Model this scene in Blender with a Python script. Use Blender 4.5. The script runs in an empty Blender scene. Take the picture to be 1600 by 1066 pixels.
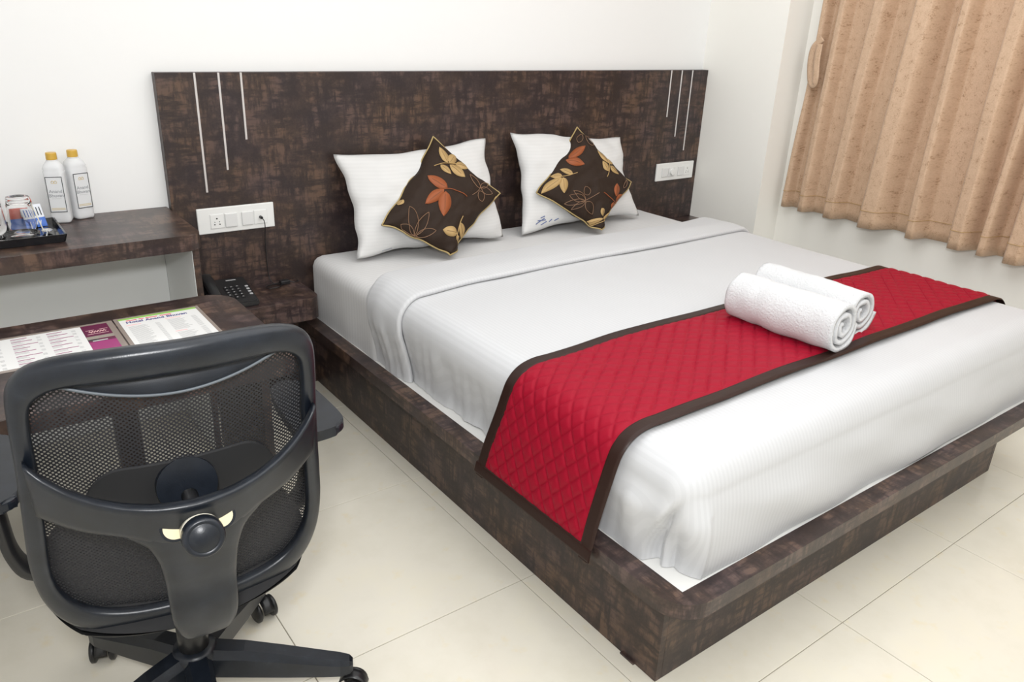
import bpy, bmesh, math, random
from mathutils import Vector, Matrix, noise
random.seed(7)
PI = math.pi
sc = bpy.context.scene
C = sc.collection

# ------------------------------------------------------------------ camera
yaw, pit, rol = 0.6528, -0.3930, 0.0426
fw = Vector((math.sin(yaw)*math.cos(pit), math.cos(yaw)*math.cos(pit), math.sin(pit)))
rt = Vector((math.cos(yaw), -math.sin(yaw), 0))
up = rt.cross(fw)
r2 = rt*math.cos(rol) + up*math.sin(rol)
u2 = -rt*math.sin(rol) + up*math.cos(rol)
cam = bpy.data.objects.new('camera', bpy.data.cameras.new('camera'))
C.objects.link(cam)
cam.matrix_world = Matrix(((r2.x, u2.x, -fw.x, -1.0896), (r2.y, u2.y, -fw.y, -1.3378), (r2.z, u2.z, -fw.z, 1.4246), (0, 0, 0, 1)))
cam.data.sensor_width = 36.0
cam.data.lens = 1216.17*36/1600
cam.data.clip_start = 0.02
sc.camera = cam

# ------------------------------------------------------------------ light
w = bpy.data.worlds.new('room_air')
sc.world = w
w.use_nodes = True
w.node_tree.nodes['Background'].inputs[0].default_value = (1, 0.98, 0.95, 1)
w.node_tree.nodes['Background'].inputs[1].default_value = 0.3

def area(name, loc, target, size, power, col=(1, 1, 1), shape='DISK', size_y=None):
    l = bpy.data.lights.new(name, 'AREA')
    l.shape = shape
    l.size = size
    if size_y: l.size_y = size_y
    l.energy = power
    l.color = col
    o = bpy.data.objects.new(name, l)
    C.objects.link(o)
    o.location = loc
    o.rotation_euler = (Vector(target)-Vector(loc)).to_track_quat('-Z', 'Y').to_euler()
    return o
area('camera_flash', (-1.16, -1.42, 1.72), (0.6, 0.9, 0.5), 0.18, 25, (0.98, 0.99, 1.0))
area('ceiling_bounce', (0.60, -0.80, 2.69), (0.60, -0.80, 0), 3.2, 64, (0.97, 0.985, 1.0), 'RECTANGLE', 3.4)
vs = sc.view_settings
vs.view_transform = 'Standard'
vs.look = 'None'
vs.exposure = 0.03
vs.gamma = 1.0
vs.use_curve_mapping = False

# ------------------------------------------------------------------ material helpers
def newmat(name, col=(0.8, 0.8, 0.8), rough=0.5, metal=0.0, spec=0.5, coat=0.0):
    m = bpy.data.materials.new(name)
    m.use_nodes = True
    b = m.node_tree.nodes['Principled BSDF']
    b.inputs['Base Color'].default_value = (*col, 1)
    b.inputs['Roughness'].default_value = rough
    b.inputs['Metallic'].default_value = metal
    b.inputs['Specular IOR Level'].default_value = spec
    b.inputs['Coat Weight'].default_value = coat
    return m
def nd(m, t, **kw):
    n = m.node_tree.nodes.new(t)
    for k, v in kw.items():
        if k in n.inputs: n.inputs[k].default_value = v
        else: setattr(n, k, v)
    return n
def lk(m, a, ao, b, bi): m.node_tree.links.new(a.outputs[ao], b.inputs[bi])
def bsdf(m): return m.node_tree.nodes['Principled BSDF']
def ramp(m, stops):
    r = m.node_tree.nodes.new('ShaderNodeValToRGB')
    e = r.color_ramp.elements
    while len(e) < len(stops): e.new(0.5)
    for i, (p, c) in enumerate(stops):
        e[i].position = p
        e[i].color = (*c, 1)
    return r
def mathn(m, op, a=None, b=None, va=0.0, vb=0.0):
    n = m.node_tree.nodes.new('ShaderNodeMath')
    n.operation = op
    n.inputs[0].default_value = va
    n.inputs[1].default_value = vb
    if a is not None: m.node_tree.links.new(a, n.inputs[0])
    if b is not None: m.node_tree.links.new(b, n.inputs[1])
    return n.outputs[0]
def stretched(m, vec, sc3, scale=1.0, detail=4.0, rough=0.6):
    mp = nd(m, 'ShaderNodeMapping')
    mp.inputs['Scale'].default_value = sc3
    m.node_tree.links.new(vec, mp.inputs['Vector'])
    n = nd(m, 'ShaderNodeTexNoise')
    n.inputs['Scale'].default_value = scale
    n.inputs['Detail'].default_value = detail
    n.inputs['Roughness'].default_value = rough
    lk(m, mp, 'Vector', n, 'Vector')
    return n.outputs['Fac']
def bump(m, height, strength=0.2, dist=0.01):
    bp = nd(m, 'ShaderNodeBump')
    bp.inputs['Strength'].default_value = strength
    bp.inputs['Distance'].default_value = dist
    m.node_tree.links.new(height, bp.inputs['Height'])
    lk(m, bp, 'Normal', bsdf(m), 'Normal')

def laminate(name, dark, mid, light, rough=0.42):
    m = newmat(name, mid, rough)
    g = nd(m, 'ShaderNodeNewGeometry').outputs['Position']
    a = stretched(m, g, (48, 9, 9), 1.0, 4, 0.65)
    b = stretched(m, g, (9, 48, 9), 1.0, 4, 0.65)
    c = stretched(m, g, (9, 9, 48), 1.0, 4, 0.65)
    d = stretched(m, g, (16, 16, 16), 1.0, 4, 0.6)
    e = stretched(m, g, (170, 170, 170), 1.0, 2, 0.6)
    def con(x, lo, hi):
        mr = nd(m, 'ShaderNodeMapRange', interpolation_type='SMOOTHSTEP')
        mr.inputs['From Min'].default_value = lo; mr.inputs['From Max'].default_value = hi
        m.node_tree.links.new(x, mr.inputs['Value'])
        return mr.outputs['Result']
    s = mathn(m, 'MULTIPLY', con(a, .36, .62), con(b, .36, .62))
    s = mathn(m, 'MULTIPLY', s, con(c, .36, .62))
    s = mathn(m, 'ADD', mathn(m, 'MULTIPLY', s, None, vb=1.1), mathn(m, 'MULTIPLY', con(d, .40, .70), None, vb=.22))
    s = mathn(m, 'ADD', s, mathn(m, 'MULTIPLY', mathn(m, 'SUBTRACT', e, None, vb=.5), None, vb=.35))
    r = ramp(m, [(0.0, dark), (0.24, mid), (0.75, light)])
    m.node_tree.links.new(s, r.inputs['Fac'])
    # faint purple / rust drift
    h = stretched(m, g, (7, 7, 7), 1.0, 2, 0.5)
    mx = nd(m, 'ShaderNodeMix', data_type='RGBA', blend_type='MULTIPLY')
    mx.inputs['Factor'].default_value = 1
    r2_ = ramp(m, [(0.35, (0.90, 0.88, 1.08)), (0.65, (1.10, 1.0, 0.90))])
    m.node_tree.links.new(h, r2_.inputs['Fac'])
    lk(m, r, 'Color', mx, 6)
    lk(m, r2_, 'Color', mx, 7)
    lk(m, mx, 2, bsdf(m), 'Base Color')
    bump(m, e, 0.06, 0.002)
    return m
M = {}
M['lam'] = laminate('brown_laminate', (0.023, 0.0148, 0.0132), (0.044, 0.0285, 0.0225), (0.100, 0.064, 0.045), 0.42)
M['lam_top'] = laminate('brown_laminate_top', (0.028, 0.0180, 0.0150), (0.052, 0.034, 0.027), (0.115, 0.076, 0.056), 0.32)

m = newmat('wall_paint', (0.86, 0.86, 0.85), 0.75)
g = nd(m, 'ShaderNodeNewGeometry').outputs['Position']
bump(m, stretched(m, g, (60, 60, 60), 1, 3), 0.03, 0.003)
M['wall'] = m
M['wallr'] = newmat('wall_paint_window_side', (0.94, 0.925, 0.87), 0.75)
M['ceil'] = newmat('ceiling_paint', (0.92, 0.92, 0.91), 0.9)
M['white_lam'] = newmat('white_laminate', (0.80, 0.81, 0.79), 0.35)
M['ply'] = newmat('white_board', (0.76, 0.755, 0.73), 0.45)

m = newmat('cream_tile', (0.70, 0.645, 0.52), 0.16, spec=0.5)
g = nd(m, 'ShaderNodeNewGeometry').outputs['Position']
n1 = stretched(m, g, (3.2, 3.2, 3.2), 1, 6, 0.65)
r = ramp(m, [(0.35, (0.71, 0.67, 0.565)), (0.52, (0.75, 0.71, 0.61)), (0.70, (0.77, 0.725, 0.595))])
m.node_tree.links.new(n1, r.inputs['Fac'])
n2 = stretched(m, g, (16, 16, 16), 1, 3, 0.6)
r3 = ramp(m, [(0.60, (1, 1, 1)), (0.76, (1.0, 0.955, 0.85))])
m.node_tree.links.new(n2, r3.inputs['Fac'])
mx = nd(m, 'ShaderNodeMix', data_type='RGBA', blend_type='MULTIPLY')
mx.inputs['Factor'].default_value = 1
lk(m, r, 'Color', mx, 6); lk(m, r3, 'Color', mx, 7); lk(m, mx, 2, bsdf(m), 'Base Color')
M['tile'] = m
M['grout'] = newmat('grey_grout', (0.30, 0.27, 0.22), 0.8)

def cloth(name, col, rough, axis, period, depth, bstr):
    m = newmat(name, col, rough, spec=0.25)
    bsdf(m).inputs['Sheen Weight'].default_value = 0.15
    g = nd(m, 'ShaderNodeNewGeometry').outputs['Position']
    sp = nd(m, 'ShaderNodeSeparateXYZ')
    m.node_tree.links.new(g, sp.inputs[0])
    t = mathn(m, 'MULTIPLY', sp.outputs[axis], None, vb=2*PI/period)
    t = mathn(m, 'SINE', t)
    t = mathn(m, 'MULTIPLY', t, None, vb=4.0)
    t = mathn(m, 'MAXIMUM', t, None, vb=-1.0)
    t = mathn(m, 'MINIMUM', t, None, vb=1.0)
    mr = nd(m, 'ShaderNodeMapRange')
    mr.inputs['From Min'].default_value = -1
    mr.inputs['From Max'].default_value = 1
    mr.inputs['To Min'].default_value = 1-depth
    mr.inputs['To Max'].default_value = 1
    m.node_tree.links.new(t, mr.inputs['Value'])
    mx = nd(m, 'ShaderNodeMix', data_type='RGBA', blend_type='MULTIPLY')
    mx.inputs['Factor'].default_value = 1
    mx.inputs[6].default_value = (*col, 1)
    lk(m, mr, 'Result', mx, 7)
    lk(m, mx, 2, bsdf(m), 'Base Color')
    wv = stretched(m, g, (7, 7, 7), 1, 3, 0.5)
    bump(m, wv, bstr, 0.02)
    return m
M['duvet'] = cloth('white_satin_stripe_duvet', (0.595, 0.60, 0.612), 0.55, 'X', 0.0125, 0.045, 0.10)
M['sheet'] = cloth('white_satin_stripe_sheet', (0.66, 0.655, 0.65), 0.6, 'Y', 0.020, 0.045, 0.10)
M['pillow'] = cloth('white_satin_stripe_pillow', (0.69, 0.685, 0.675), 0.6, 'Z', 0.013, 0.025, 0.08)

m = newmat('white_terry', (0.66, 0.665, 0.675), 0.95, spec=0.1)
bsdf(m).inputs['Sheen Weight'].default_value = 0.3
g = nd(m, 'ShaderNodeNewGeometry').outputs['Position']
bump(m, stretched(m, g, (170, 170, 170), 1, 3), 0.7, 0.006)
M['terry'] = m

m = newmat('red_satin', (0.29, 0.003, 0.018), 0.50, spec=0.15)
bsdf(m).inputs['Sheen Weight'].default_value = 0.08
bsdf(m).inputs['Sheen Tint'].default_value = (1, 0.15, 0.25, 1)
g = nd(m, 'ShaderNodeNewGeometry').outputs['Position']
bump(m, stretched(m, g, (40, 40, 40), 1, 3), 0.18, 0.006)
M['red'] = m
m = newmat('brown_satin', (0.026, 0.011, 0.008), 0.42, spec=0.25)
g = nd(m, 'ShaderNodeNewGeometry').outputs['Position']
bump(m, stretched(m, g, (50, 50, 50), 1, 3), 0.12, 0.005)
M['brown_satin'] = m
m = newmat('brown_cushion', (0.028, 0.0165, 0.011), 0.65, spec=0.2)
g = nd(m, 'ShaderNodeNewGeometry').outputs['Position']
bump(m, stretched(m, g, (14, 14, 14), 1, 3), 0.25, 0.02)
M['cush'] = m
M['gold_pipe'] = newmat('gold_piping', (0.42, 0.31, 0.13), 0.55)
M['tan_leaf'] = newmat('tan_leaf_print', (0.46, 0.30, 0.12), 0.6)
M['rust_leaf'] = newmat('rust_leaf_print', (0.30, 0.075, 0.018), 0.6)
M['stitch'] = newmat('brown_stitch', (0.27, 0.15, 0.085), 0.6)
M['vein'] = newmat('dark_vein', (0.10, 0.055, 0.025), 0.6)

m = newmat('gold_brocade', (0.50, 0.33, 0.20), 0.55)
bsdf(m).inputs['Sheen Weight'].default_value = 0.2
tc = nd(m, 'ShaderNodeTexCoord').outputs['UV']
a = stretched(m, tc, (26, 26, 26), 1, 6, 0.75)
b = stretched(m, tc, (150, 150, 150), 1, 3, 0.7)
s = mathn(m, 'ADD', mathn(m, 'MULTIPLY', a, None, vb=0.55), mathn(m, 'MULTIPLY', b, None, vb=0.45))
r = ramp(m, [(0.38, (0.36, 0.215, 0.12)), (0.45, (0.56, 0.38, 0.25)), (0.60, (0.64, 0.45, 0.305))])
m.node_tree.links.new(s, r.inputs['Fac'])
lk(m, r, 'Color', bsdf(m), 'Base Color')
bump(m, b, 0.15, 0.004)
M['curtain'] = m

M['steel'] = newmat('brushed_strip', (0.70, 0.67, 0.66), 0.35, metal=0.55)
M['plate'] = newmat('white_plastic', (0.82, 0.82, 0.80), 0.3)
M['plate2'] = newmat('white_plastic_switch', (0.74, 0.74, 0.73), 0.25)
M['dark'] = newmat('dark_hole', (0.02, 0.02, 0.02), 0.6)
M['black'] = newmat('black_plastic', (0.012, 0.012, 0.013), 0.35)
M['key'] = newmat('grey_key_print', (0.45, 0.45, 0.45), 0.5)
m = newmat('worn_black_plastic', (0.010, 0.013, 0.020), 0.33, spec=0.45)
tcx = nd(m, 'ShaderNodeTexCoord').outputs['Object']
a = stretched(m, tcx, (24, 24, 24), 1, 5, 0.7)
r = ramp(m, [(0.35, (0.004, 0.006, 0.010)), (0.6, (0.008, 0.011, 0.017)), (0.8, (0.022, 0.027, 0.036))])
m.node_tree.links.new(a, r.inputs['Fac']); lk(m, r, 'Color', bsdf(m), 'Base Color')
b = stretched(m, tcx, (700, 700, 700), 1, 2, 0.5)
bump(m, b, 0.12, 0.001)
M['chair'] = m
M['lip'] = newmat('grey_edge_highlight', (0.10, 0.115, 0.13), 0.3)  # edge highlight of the chair insert, painted as a lighter grey
M['seat'] = newmat('black_seat_fabric', (0.012, 0.012, 0.013), 0.85)
m = newmat('perforated_mesh', (0.016, 0.016, 0.019), 0.7)
tc = nd(m, 'ShaderNodeTexCoord').outputs['UV']
sp = nd(m, 'ShaderNodeSeparateXYZ'); m.node_tree.links.new(tc, sp.inputs[0])
def lattice(ox, oy):
    fx = mathn(m, 'SUBTRACT', mathn(m, 'FRACT', mathn(m, 'ADD', sp.outputs['X'], None, vb=ox)), None, vb=0.5)
    fy = mathn(m, 'SUBTRACT', mathn(m, 'FRACT', mathn(m, 'ADD', sp.outputs['Y'], None, vb=oy)), None, vb=0.5)
    fy = mathn(m, 'MULTIPLY', fy, None, vb=1.0)
    return mathn(m, 'ADD', mathn(m, 'MULTIPLY', fx, fx), mathn(m, 'MULTIPLY', fy, fy))
dmin = mathn(m, 'MINIMUM', lattice(0, 0), lattice(0.5, 0.5))
hole = mathn(m, 'LESS_THAN', dmin, None, vb=0.046)
tr = nd(m, 'ShaderNodeBsdfTransparent')
mxs = nd(m, 'ShaderNodeMixShader')
m.node_tree.links.new(hole, mxs.inputs[0])
lk(m, bsdf(m), 'BSDF', mxs, 1)
lk(m, tr, 'BSDF', mxs, 2)
lk(m, mxs, 'Shader', m.node_tree.nodes['Material Output'], 'Surface')
M['mesh'] = m
M['cream'] = newmat('cream_plastic', (0.72, 0.64, 0.44), 0.3)
m = newmat('clear_plastic', (0.90, 0.86, 0.72), 0.10)
bsdf(m).inputs['Transmission Weight'].default_value = 0.25
bsdf(m).inputs['IOR'].default_value = 1.3
M['clear'] = m
m = newmat('clear_glass', (1, 1, 1), 0.02)
bsdf(m).inputs['Transmission Weight'].default_value = 1.0
bsdf(m).inputs['IOR'].default_value = 1.45
M['glass'] = m
m = newmat('water_bottle_plastic', (0.95, 0.96, 0.97), 0.06)
bsdf(m).inputs['Transmission Weight'].default_value = 0.35
bsdf(m).inputs['IOR'].default_value = 1.2
M['pet'] = m
M['cap'] = newmat('gold_cap', (0.62, 0.38, 0.06), 0.35)
M['label'] = newmat('bottle_label', (0.72, 0.73, 0.74), 0.45)
M['ink'] = newmat('black_ink', (0.02, 0.025, 0.025), 0.5)
M['greyink'] = newmat('grey_ink', (0.33, 0.34, 0.36), 0.6)
M['paleink'] = newmat('pale_grey_ink', (0.42, 0.42, 0.42), 0.6)
M['label_grey'] = newmat('label_grey_ink', (0.55, 0.55, 0.56), 0.6)
M['goldink'] = newmat('gold_ink', (0.62, 0.50, 0.28), 0.5)
M['paper'] = newmat('laminated_paper', (0.86, 0.86, 0.85), 0.22, coat=0.3)
m = newmat('laminate_film', (0.30, 0.25, 0.22), 0.12)
M['film'] = m
M['navyink'] = newmat('navy_ink', (0.06, 0.05, 0.22), 0.5)
M['redink'] = newmat('red_ink', (0.72, 0.13, 0.16), 0.5)
M['pinkink'] = newmat('pale_red_ink', (0.80, 0.50, 0.50), 0.5)
M['plumink'] = newmat('plum_ink', (0.30, 0.08, 0.18), 0.5)
M['plum'] = newmat('plum_print', (0.13, 0.018, 0.060), 0.25)
M['magenta'] = newmat('magenta_print', (0.34, 0.03, 0.17), 0.25)
M['taupe'] = newmat('taupe_print', (0.33, 0.29, 0.25), 0.25)
M['green'] = newmat('lime_print', (0.30, 0.55, 0.12), 0.3)
M['blue'] = newmat('blue_sachet', (0.045, 0.15, 0.55), 0.25)
M['sachet_white'] = newmat('white_sachet', (0.72, 0.75, 0.80), 0.3)
M['sachet_red'] = newmat('red_sachet', (0.60, 0.10, 0.06), 0.3)
M['tray'] = newmat('black_tray_lacquer', (0.008, 0.008, 0.010), 0.10, coat=0.4)
M['chrome'] = newmat('spoon_steel', (0.7, 0.7, 0.7), 0.15, metal=1.0)
M['alu'] = newmat('curtain_rod_metal', (0.6, 0.58, 0.55), 0.3, metal=1.0)
M['blueprint'] = newmat('blue_laundry_mark', (0.10, 0.14, 0.30), 0.6)

# ------------------------------------------------------------------ object helpers
OFF = {}
def link(name, me, mat, parent=None, smooth=False, local=False):
    o = bpy.data.objects.new(name, me)
    C.objects.link(o)
    if mat is not None: me.materials.append(mat if not isinstance(mat, str) else M[mat])
    if smooth:
        me.polygons.foreach_set('use_smooth', [True]*len(me.polygons))
    if parent is not None:
        o.parent = parent
        off = OFF.get(parent.name, Vector((0, 0, 0)))
        OFF[o.name] = off
        if not local: me.transform(Matrix.Translation(-off))
    else:
        OFF[o.name] = Vector((0, 0, 0))
    me.update()
    return o
def pyd(name, v, f, mat, parent=None, smooth=False, local=False):
    me = bpy.data.meshes.new(name)
    me.from_pydata([tuple(p) for p in v], [], f)
    return link(name, me, mat, parent, smooth, local)
def bmo(name, bm, mat, parent=None, smooth=False, local=False):
    me = bpy.data.meshes.new(name)
    bmesh.ops.recalc_face_normals(bm, faces=bm.faces[:])
    bm.to_mesh(me); bm.free()
    return link(name, me, mat, parent, smooth, local)
def thing(name, label, cat, loc=(0, 0, 0), rotz=0, group=None):
    o = bpy.data.objects.new(name, None)
    C.objects.link(o)
    o.empty_display_size = 0.05
    o.location = loc
    o.rotation_euler = (0, 0, rotz)
    OFF[o.name] = Vector(loc)
    return tag(o, label, cat, group)
def tag(o, label, cat, group=None):
    o['label'] = label; o['category'] = cat
    if group: o['group'] = group
    return o
def struct(o):
    o['kind'] = 'structure'
    return o
def rebase(o, loc):
    "give a one-mesh thing its origin at its base"
    o.data.transform(Matrix.Translation(-Vector(loc)))
    o.location = loc
    OFF[o.name] = Vector(loc)
    return o
def box(bm, x0, x1, y0, y1, z0, z1, bev=0.0, seg=2):
    g = bmesh.ops.create_cube(bm, size=1.0)
    vs_ = g['verts']
    for v in vs_:
        v.co = Vector((x0+(v.co.x+.5)*(x1-x0), y0+(v.co.y+.5)*(y1-y0), z0+(v.co.z+.5)*(z1-z0)))
    if bev > 0:
        es = list({e for v in vs_ for e in v.link_edges})
        bmesh.ops.bevel(bm, geom=es, offset=bev, segments=seg, affect='EDGES', profile=0.5)
def boxo(name, x0, x1, y0, y1, z0, z1, mat, parent=None, bev=0.0, seg=2, local=False, smooth=False):
    bm = bmesh.new()
    box(bm, x0, x1, y0, y1, z0, z1, bev, seg)
    return bmo(name, bm, mat, parent, smooth, local)
def prism(bm, pts, z0, z1, bev=0.0, seg=2):
    "outline in xy, extruded in z"
    n = len(pts)
    a = [bm.verts.new((p[0], p[1], z0)) for p in pts]
    b = [bm.verts.new((p[0], p[1], z1)) for p in pts]
    fs = [bm.faces.new(a[::-1]), bm.faces.new(b)]
    for i in range(n):
        j = (i+1) % n
        bm.faces.new((a[i], a[j], b[j], b[i]))
    if bev > 0:
        es = list({e for f in fs for e in f.edges})
        bmesh.ops.bevel(bm, geom=es, offset=bev, segments=seg, affect='EDGES', profile=0.5)
def rrect(x0, x1, y0, y1, radii, seg=8):
    "radii for corners (x0,y0),(x1,y0),(x1,y1),(x0,y1)"
    out = []
    cs = ((x0, y0, PI), (x1, y0, 1.5*PI), (x1, y1, 0), (x0, y1, .5*PI))
    for (cx, cy, a0), r in zip(cs, radii):
        if r <= 0: out.append((cx, cy)); continue
        ox = cx + (r if cx == x0 else -r); oy = cy + (r if cy == y0 else -r)
        for k in range(seg+1):
            a = a0 + .5*PI*k/seg
            out.append((ox+r*math.cos(a), oy+r*math.sin(a)))
    return out
def grid(fn, nu, nv, closeu=False, closev=False):
    v = []; f = []
    for i in range(nu):
        for j in range(nv):
            v.append(fn(i/(nu if closeu else nu-1), j/(nv if closev else nv-1)))
    for i in range(nu if closeu else nu-1):
        for j in range(nv if closev else nv-1):
            a = i*nv+j; b = i*nv+(j+1) % nv; c = ((i+1) % nu)*nv+(j+1) % nv; d = ((i+1) % nu)*nv+j
            f.append((a, d, c, b))
    return v, f
def tube(path, r, seg=8, closed=False, cap=True):
    pts = [Vector(p) for p in path]
    n = len(pts); v = []; f = []
    nrm = None
    for i, p in enumerate(pts):
        if closed: t = pts[(i+1) % n]-pts[i-1]
        else: t = pts[min(i+1, n-1)]-pts[max(i-1, 0)]
        if t.length < 1e-9: t = Vector((0, 0, 1))
        t.normalize()
        if nrm is None:
            nrm = t.cross(Vector((0, 0, 1)))
            if nrm.length < 1e-3: nrm = t.cross(Vector((1, 0, 0)))
        nrm = nrm - t*nrm.dot(t)
        nrm.normalize()
        bn = t.cross(nrm)
        rr = r[i] if isinstance(r, (list, tuple)) else r
        for k in range(seg):
            a = 2*PI*k/seg
            v.append(p+nrm*rr*math.cos(a)+bn*rr*math.sin(a))
    for i in range(n if closed else n-1):
        for k in range(seg):
            j = (i+1) % n
            f.append((i*seg+k, i*seg+(k+1) % seg, j*seg+(k+1) % seg, j*seg+k))
    if cap and not closed:
        f.append(tuple(range(seg))[::-1])
        f.append(tuple((n-1)*seg+k for k in range(seg)))
    return v, f
def lathe(prof, cx, cy, seg=32):
    v = []; f = []
    for (r, z) in prof:
        for k in range(seg):
            a = 2*PI*k/seg
            v.append((cx+r*math.cos(a), cy+r*math.sin(a), z))
    for i in range(len(prof)-1):
        for k in range(seg):
            f.append((i*seg+k, i*seg+(k+1) % seg, (i+1)*seg+(k+1) % seg, (i+1)*seg+k))
    return v, f
def spline(pts, n):
    "Catmull-Rom through points (tuples of any dimension)"
    out = []
    m_ = len(pts)-1
    for k in range(n):
        t = k/(n-1)*m_
        i = min(int(t), m_-1); u = t-i
        p0 = pts[max(i-1, 0)]; p1 = pts[i]; p2 = pts[i+1]; p3 = pts[min(i+2, m_)]
        out.append(tuple(0.5*((2*b)+(-a+c)*u+(2*a-5*b+4*c-d)*u*u+(-a+3*b-3*c+d)*u**3) for a, b, c, d in zip(p0, p1, p2, p3)))
    return out
def sstep(a, b, x):
    t = min(1, max(0, (x-a)/(b-a)))
    return t*t*(3-2*t)
def lerp1(tab, x):
    if x <= tab[0][0]: return tab[0][1]
    for (a, va), (b, vb) in zip(tab, tab[1:]):
        if x <= b: return va+(vb-va)*(x-a)/(b-a)
    return tab[-1][1]
def text_mesh(name, s, size, mat, parent, M4, align='LEFT', ext=0.0002, bold=0.0, sx=1.0):
    cu = bpy.data.curves.new(name, 'FONT')
    cu.body = s; cu.size = size; cu.align_x = align; cu.extrude = ext; cu.offset = bold
    cu.resolution_u = 2
    t = bpy.data.objects.new(name, cu)
    C.objects.link(t)
    bpy.context.view_layer.update()
    me = bpy.data.meshes.new_from_object(t.evaluated_get(bpy.context.evaluated_depsgraph_get()))
    bpy.data.objects.remove(t)
    me.materials.clear()
    me.transform(M4 @ Matrix.Diagonal((sx, 1, 1, 1)))
    return link(name, me, mat, parent)

# ------------------------------------------------------------------ the room
WY = 1.503          # back wall plane
XW = 2.433          # window wall plane
XC = 2.2513         # face of the corner column
XL, YF, ZC = -1.75, -2.9, 2.72
fl = struct(boxo('floor', XL, XW+.05, YF, WY+.05, -0.06, -0.0025, 'grout'))
T = 0.6; GAP = 0.0011
tm = None
for i in range(-3, 5):
    for j in range(-5, 3):
        x0, x1 = max(XL, i*T)+GAP, min(XW, (i+1)*T)-GAP
        y0, y1 = max(YF, j*T)+GAP, min(WY, (j+1)*T)-GAP
        if x1-x0 < .02 or y1-y0 < .02: continue
        full = abs((x1-x0)-(T-2*GAP)) < 1e-6 and abs((y1-y0)-(T-2*GAP)) < 1e-6
        if full:
            if tm is None:
                bm = bmesh.new(); box(bm, 0, T-2*GAP, 0, T-2*GAP, -.012, 0, 0.0008, 1)
                tm = bpy.data.meshes.new('tile'); bm.to_mesh(tm); bm.free(); tm.materials.append(M['tile'])
            o = bpy.data.objects.new('tile', tm); C.objects.link(o); o.location = (x0, y0, 0); o.parent = fl
        else:
            boxo('tile', x0, x1, y0, y1, -.012, 0, 'tile', fl, 0.0008, 1)
struct(boxo('wall_back', XL-.1, XW+.1, WY, WY+.1, -.06, ZC, 'wall'))
struct(boxo('wall_right', XW, XW+.1, YF, WY, -.06, ZC, 'wallr'))
struct(boxo('wall_column', XC, XW, 1.038, WY, 0, ZC, 'wallr'))
struct(boxo('wall_left', XL-.1, XL, YF, WY, -.06, ZC, 'wall'))
struct(boxo('wall_front', XL-.1, XW+.1, YF-.1, YF, -.06, ZC, 'wall'))
struct(boxo('ceiling', XL-.1, XW+.1, YF-.1, WY+.1, ZC, ZC+.1, 'ceil'))

# ------------------------------------------------------------------ headboard
HX0, HX1, HY, HZ = -0.4394, 2.2500, 1.463, 1.2175
hb = thing('headboard', 'wide dark brown laminate headboard panel with silver strips behind the bed', 'headboard', ((HX0+HX1)/2, HY+.02, 0))
boxo('panel', HX0, HX1, HY, WY-.001, 0.0, HZ, 'lam', hb, 0.0012, 1)
for xs, zb in ((-.316, .820), (-.2375, .8925), (-.162, .9935), (1.976, .9935), (2.0525, .8925), (2.1305, .819)):
    boxo('metal_strip', xs-.0036, xs+.0036, HY-.0022, HY+.002, zb, HZ-.0005, 'steel', hb, 0.0008, 1)

# ------------------------------------------------------------------ night stands (floating slabs with rounded front corner)
def nightstand(x0, x1, radii, label):
    t = thing('nightstand', label, 'nightstand', ((x0+x1)/2, 1.34, .37), 0, 'bedside ledges')
    bm = bmesh.new(); prism(bm, rrect(x0, x1, 1.215, HY-.001, radii), .418, .458, .002, 2)
    bmo('top', bm, 'lam_top', t)
    bm = bmesh.new(); prism(bm, rrect(x0, x1-.000 if radii[1] else x1, 1.2155, HY-.001, radii), .376, .4179, .0, 2)
    bmo('drawer_box', bm, 'lam', t)
    return t
nightstand(-.436, -.022, (0, .045, 0, 0), 'brown bedside ledge left of the bed with the telephone on it')
nightstand(1.905, 2.2505, (.045, 0, 0, 0), 'brown bedside ledge in the right corner, almost hidden by the bed')

# ------------------------------------------------------------------ bed base
SX0, SX1, SY0, SZ = -0.0202, 1.900, -0.561, 0.3036
bed = thing('platform_bed', 'low brown laminate platform bed base with rounded overhanging rim', 'bed', (0.92, 0.45, 0))
# rim: U-shaped slab with rounded outer corners
out = rrect(SX0, SX1, SY0, HY-.001, (.085, .085, 0, 0), 10)
def ring_slab(outer, inner, z0, z1):
    "U ring open at the head: outer from head-left round the foot to head-right, then inner back"
    bm = bmesh.new()
    pts = outer + inner[::-1]
    n = len(pts)
    lo = [bm.verts.new((p[0], p[1], z0)) for p in pts]
    hi = [bm.verts.new((p[0], p[1], z1)) for p in pts]
    k = len(outer)
    # strips between matching outer and inner points
    for i in range(k-1):
        a, b = i, i+1
        c, d = n-1-(i+1), n-1-i
        for L, flip in ((lo, True), (hi, False)):
            q = [L[a], L[b], L[c], L[d]]
            q2 = []
            for v in q:
                if v not in q2: q2.append(v)
            if len(q2) >= 3: bm.faces.new(q2[::-1] if flip else q2)
    for i in range(n):
        j = (i+1) % n
        bm.faces.new((lo[i], lo[j], hi[j], hi[i]))
    return bm
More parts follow.
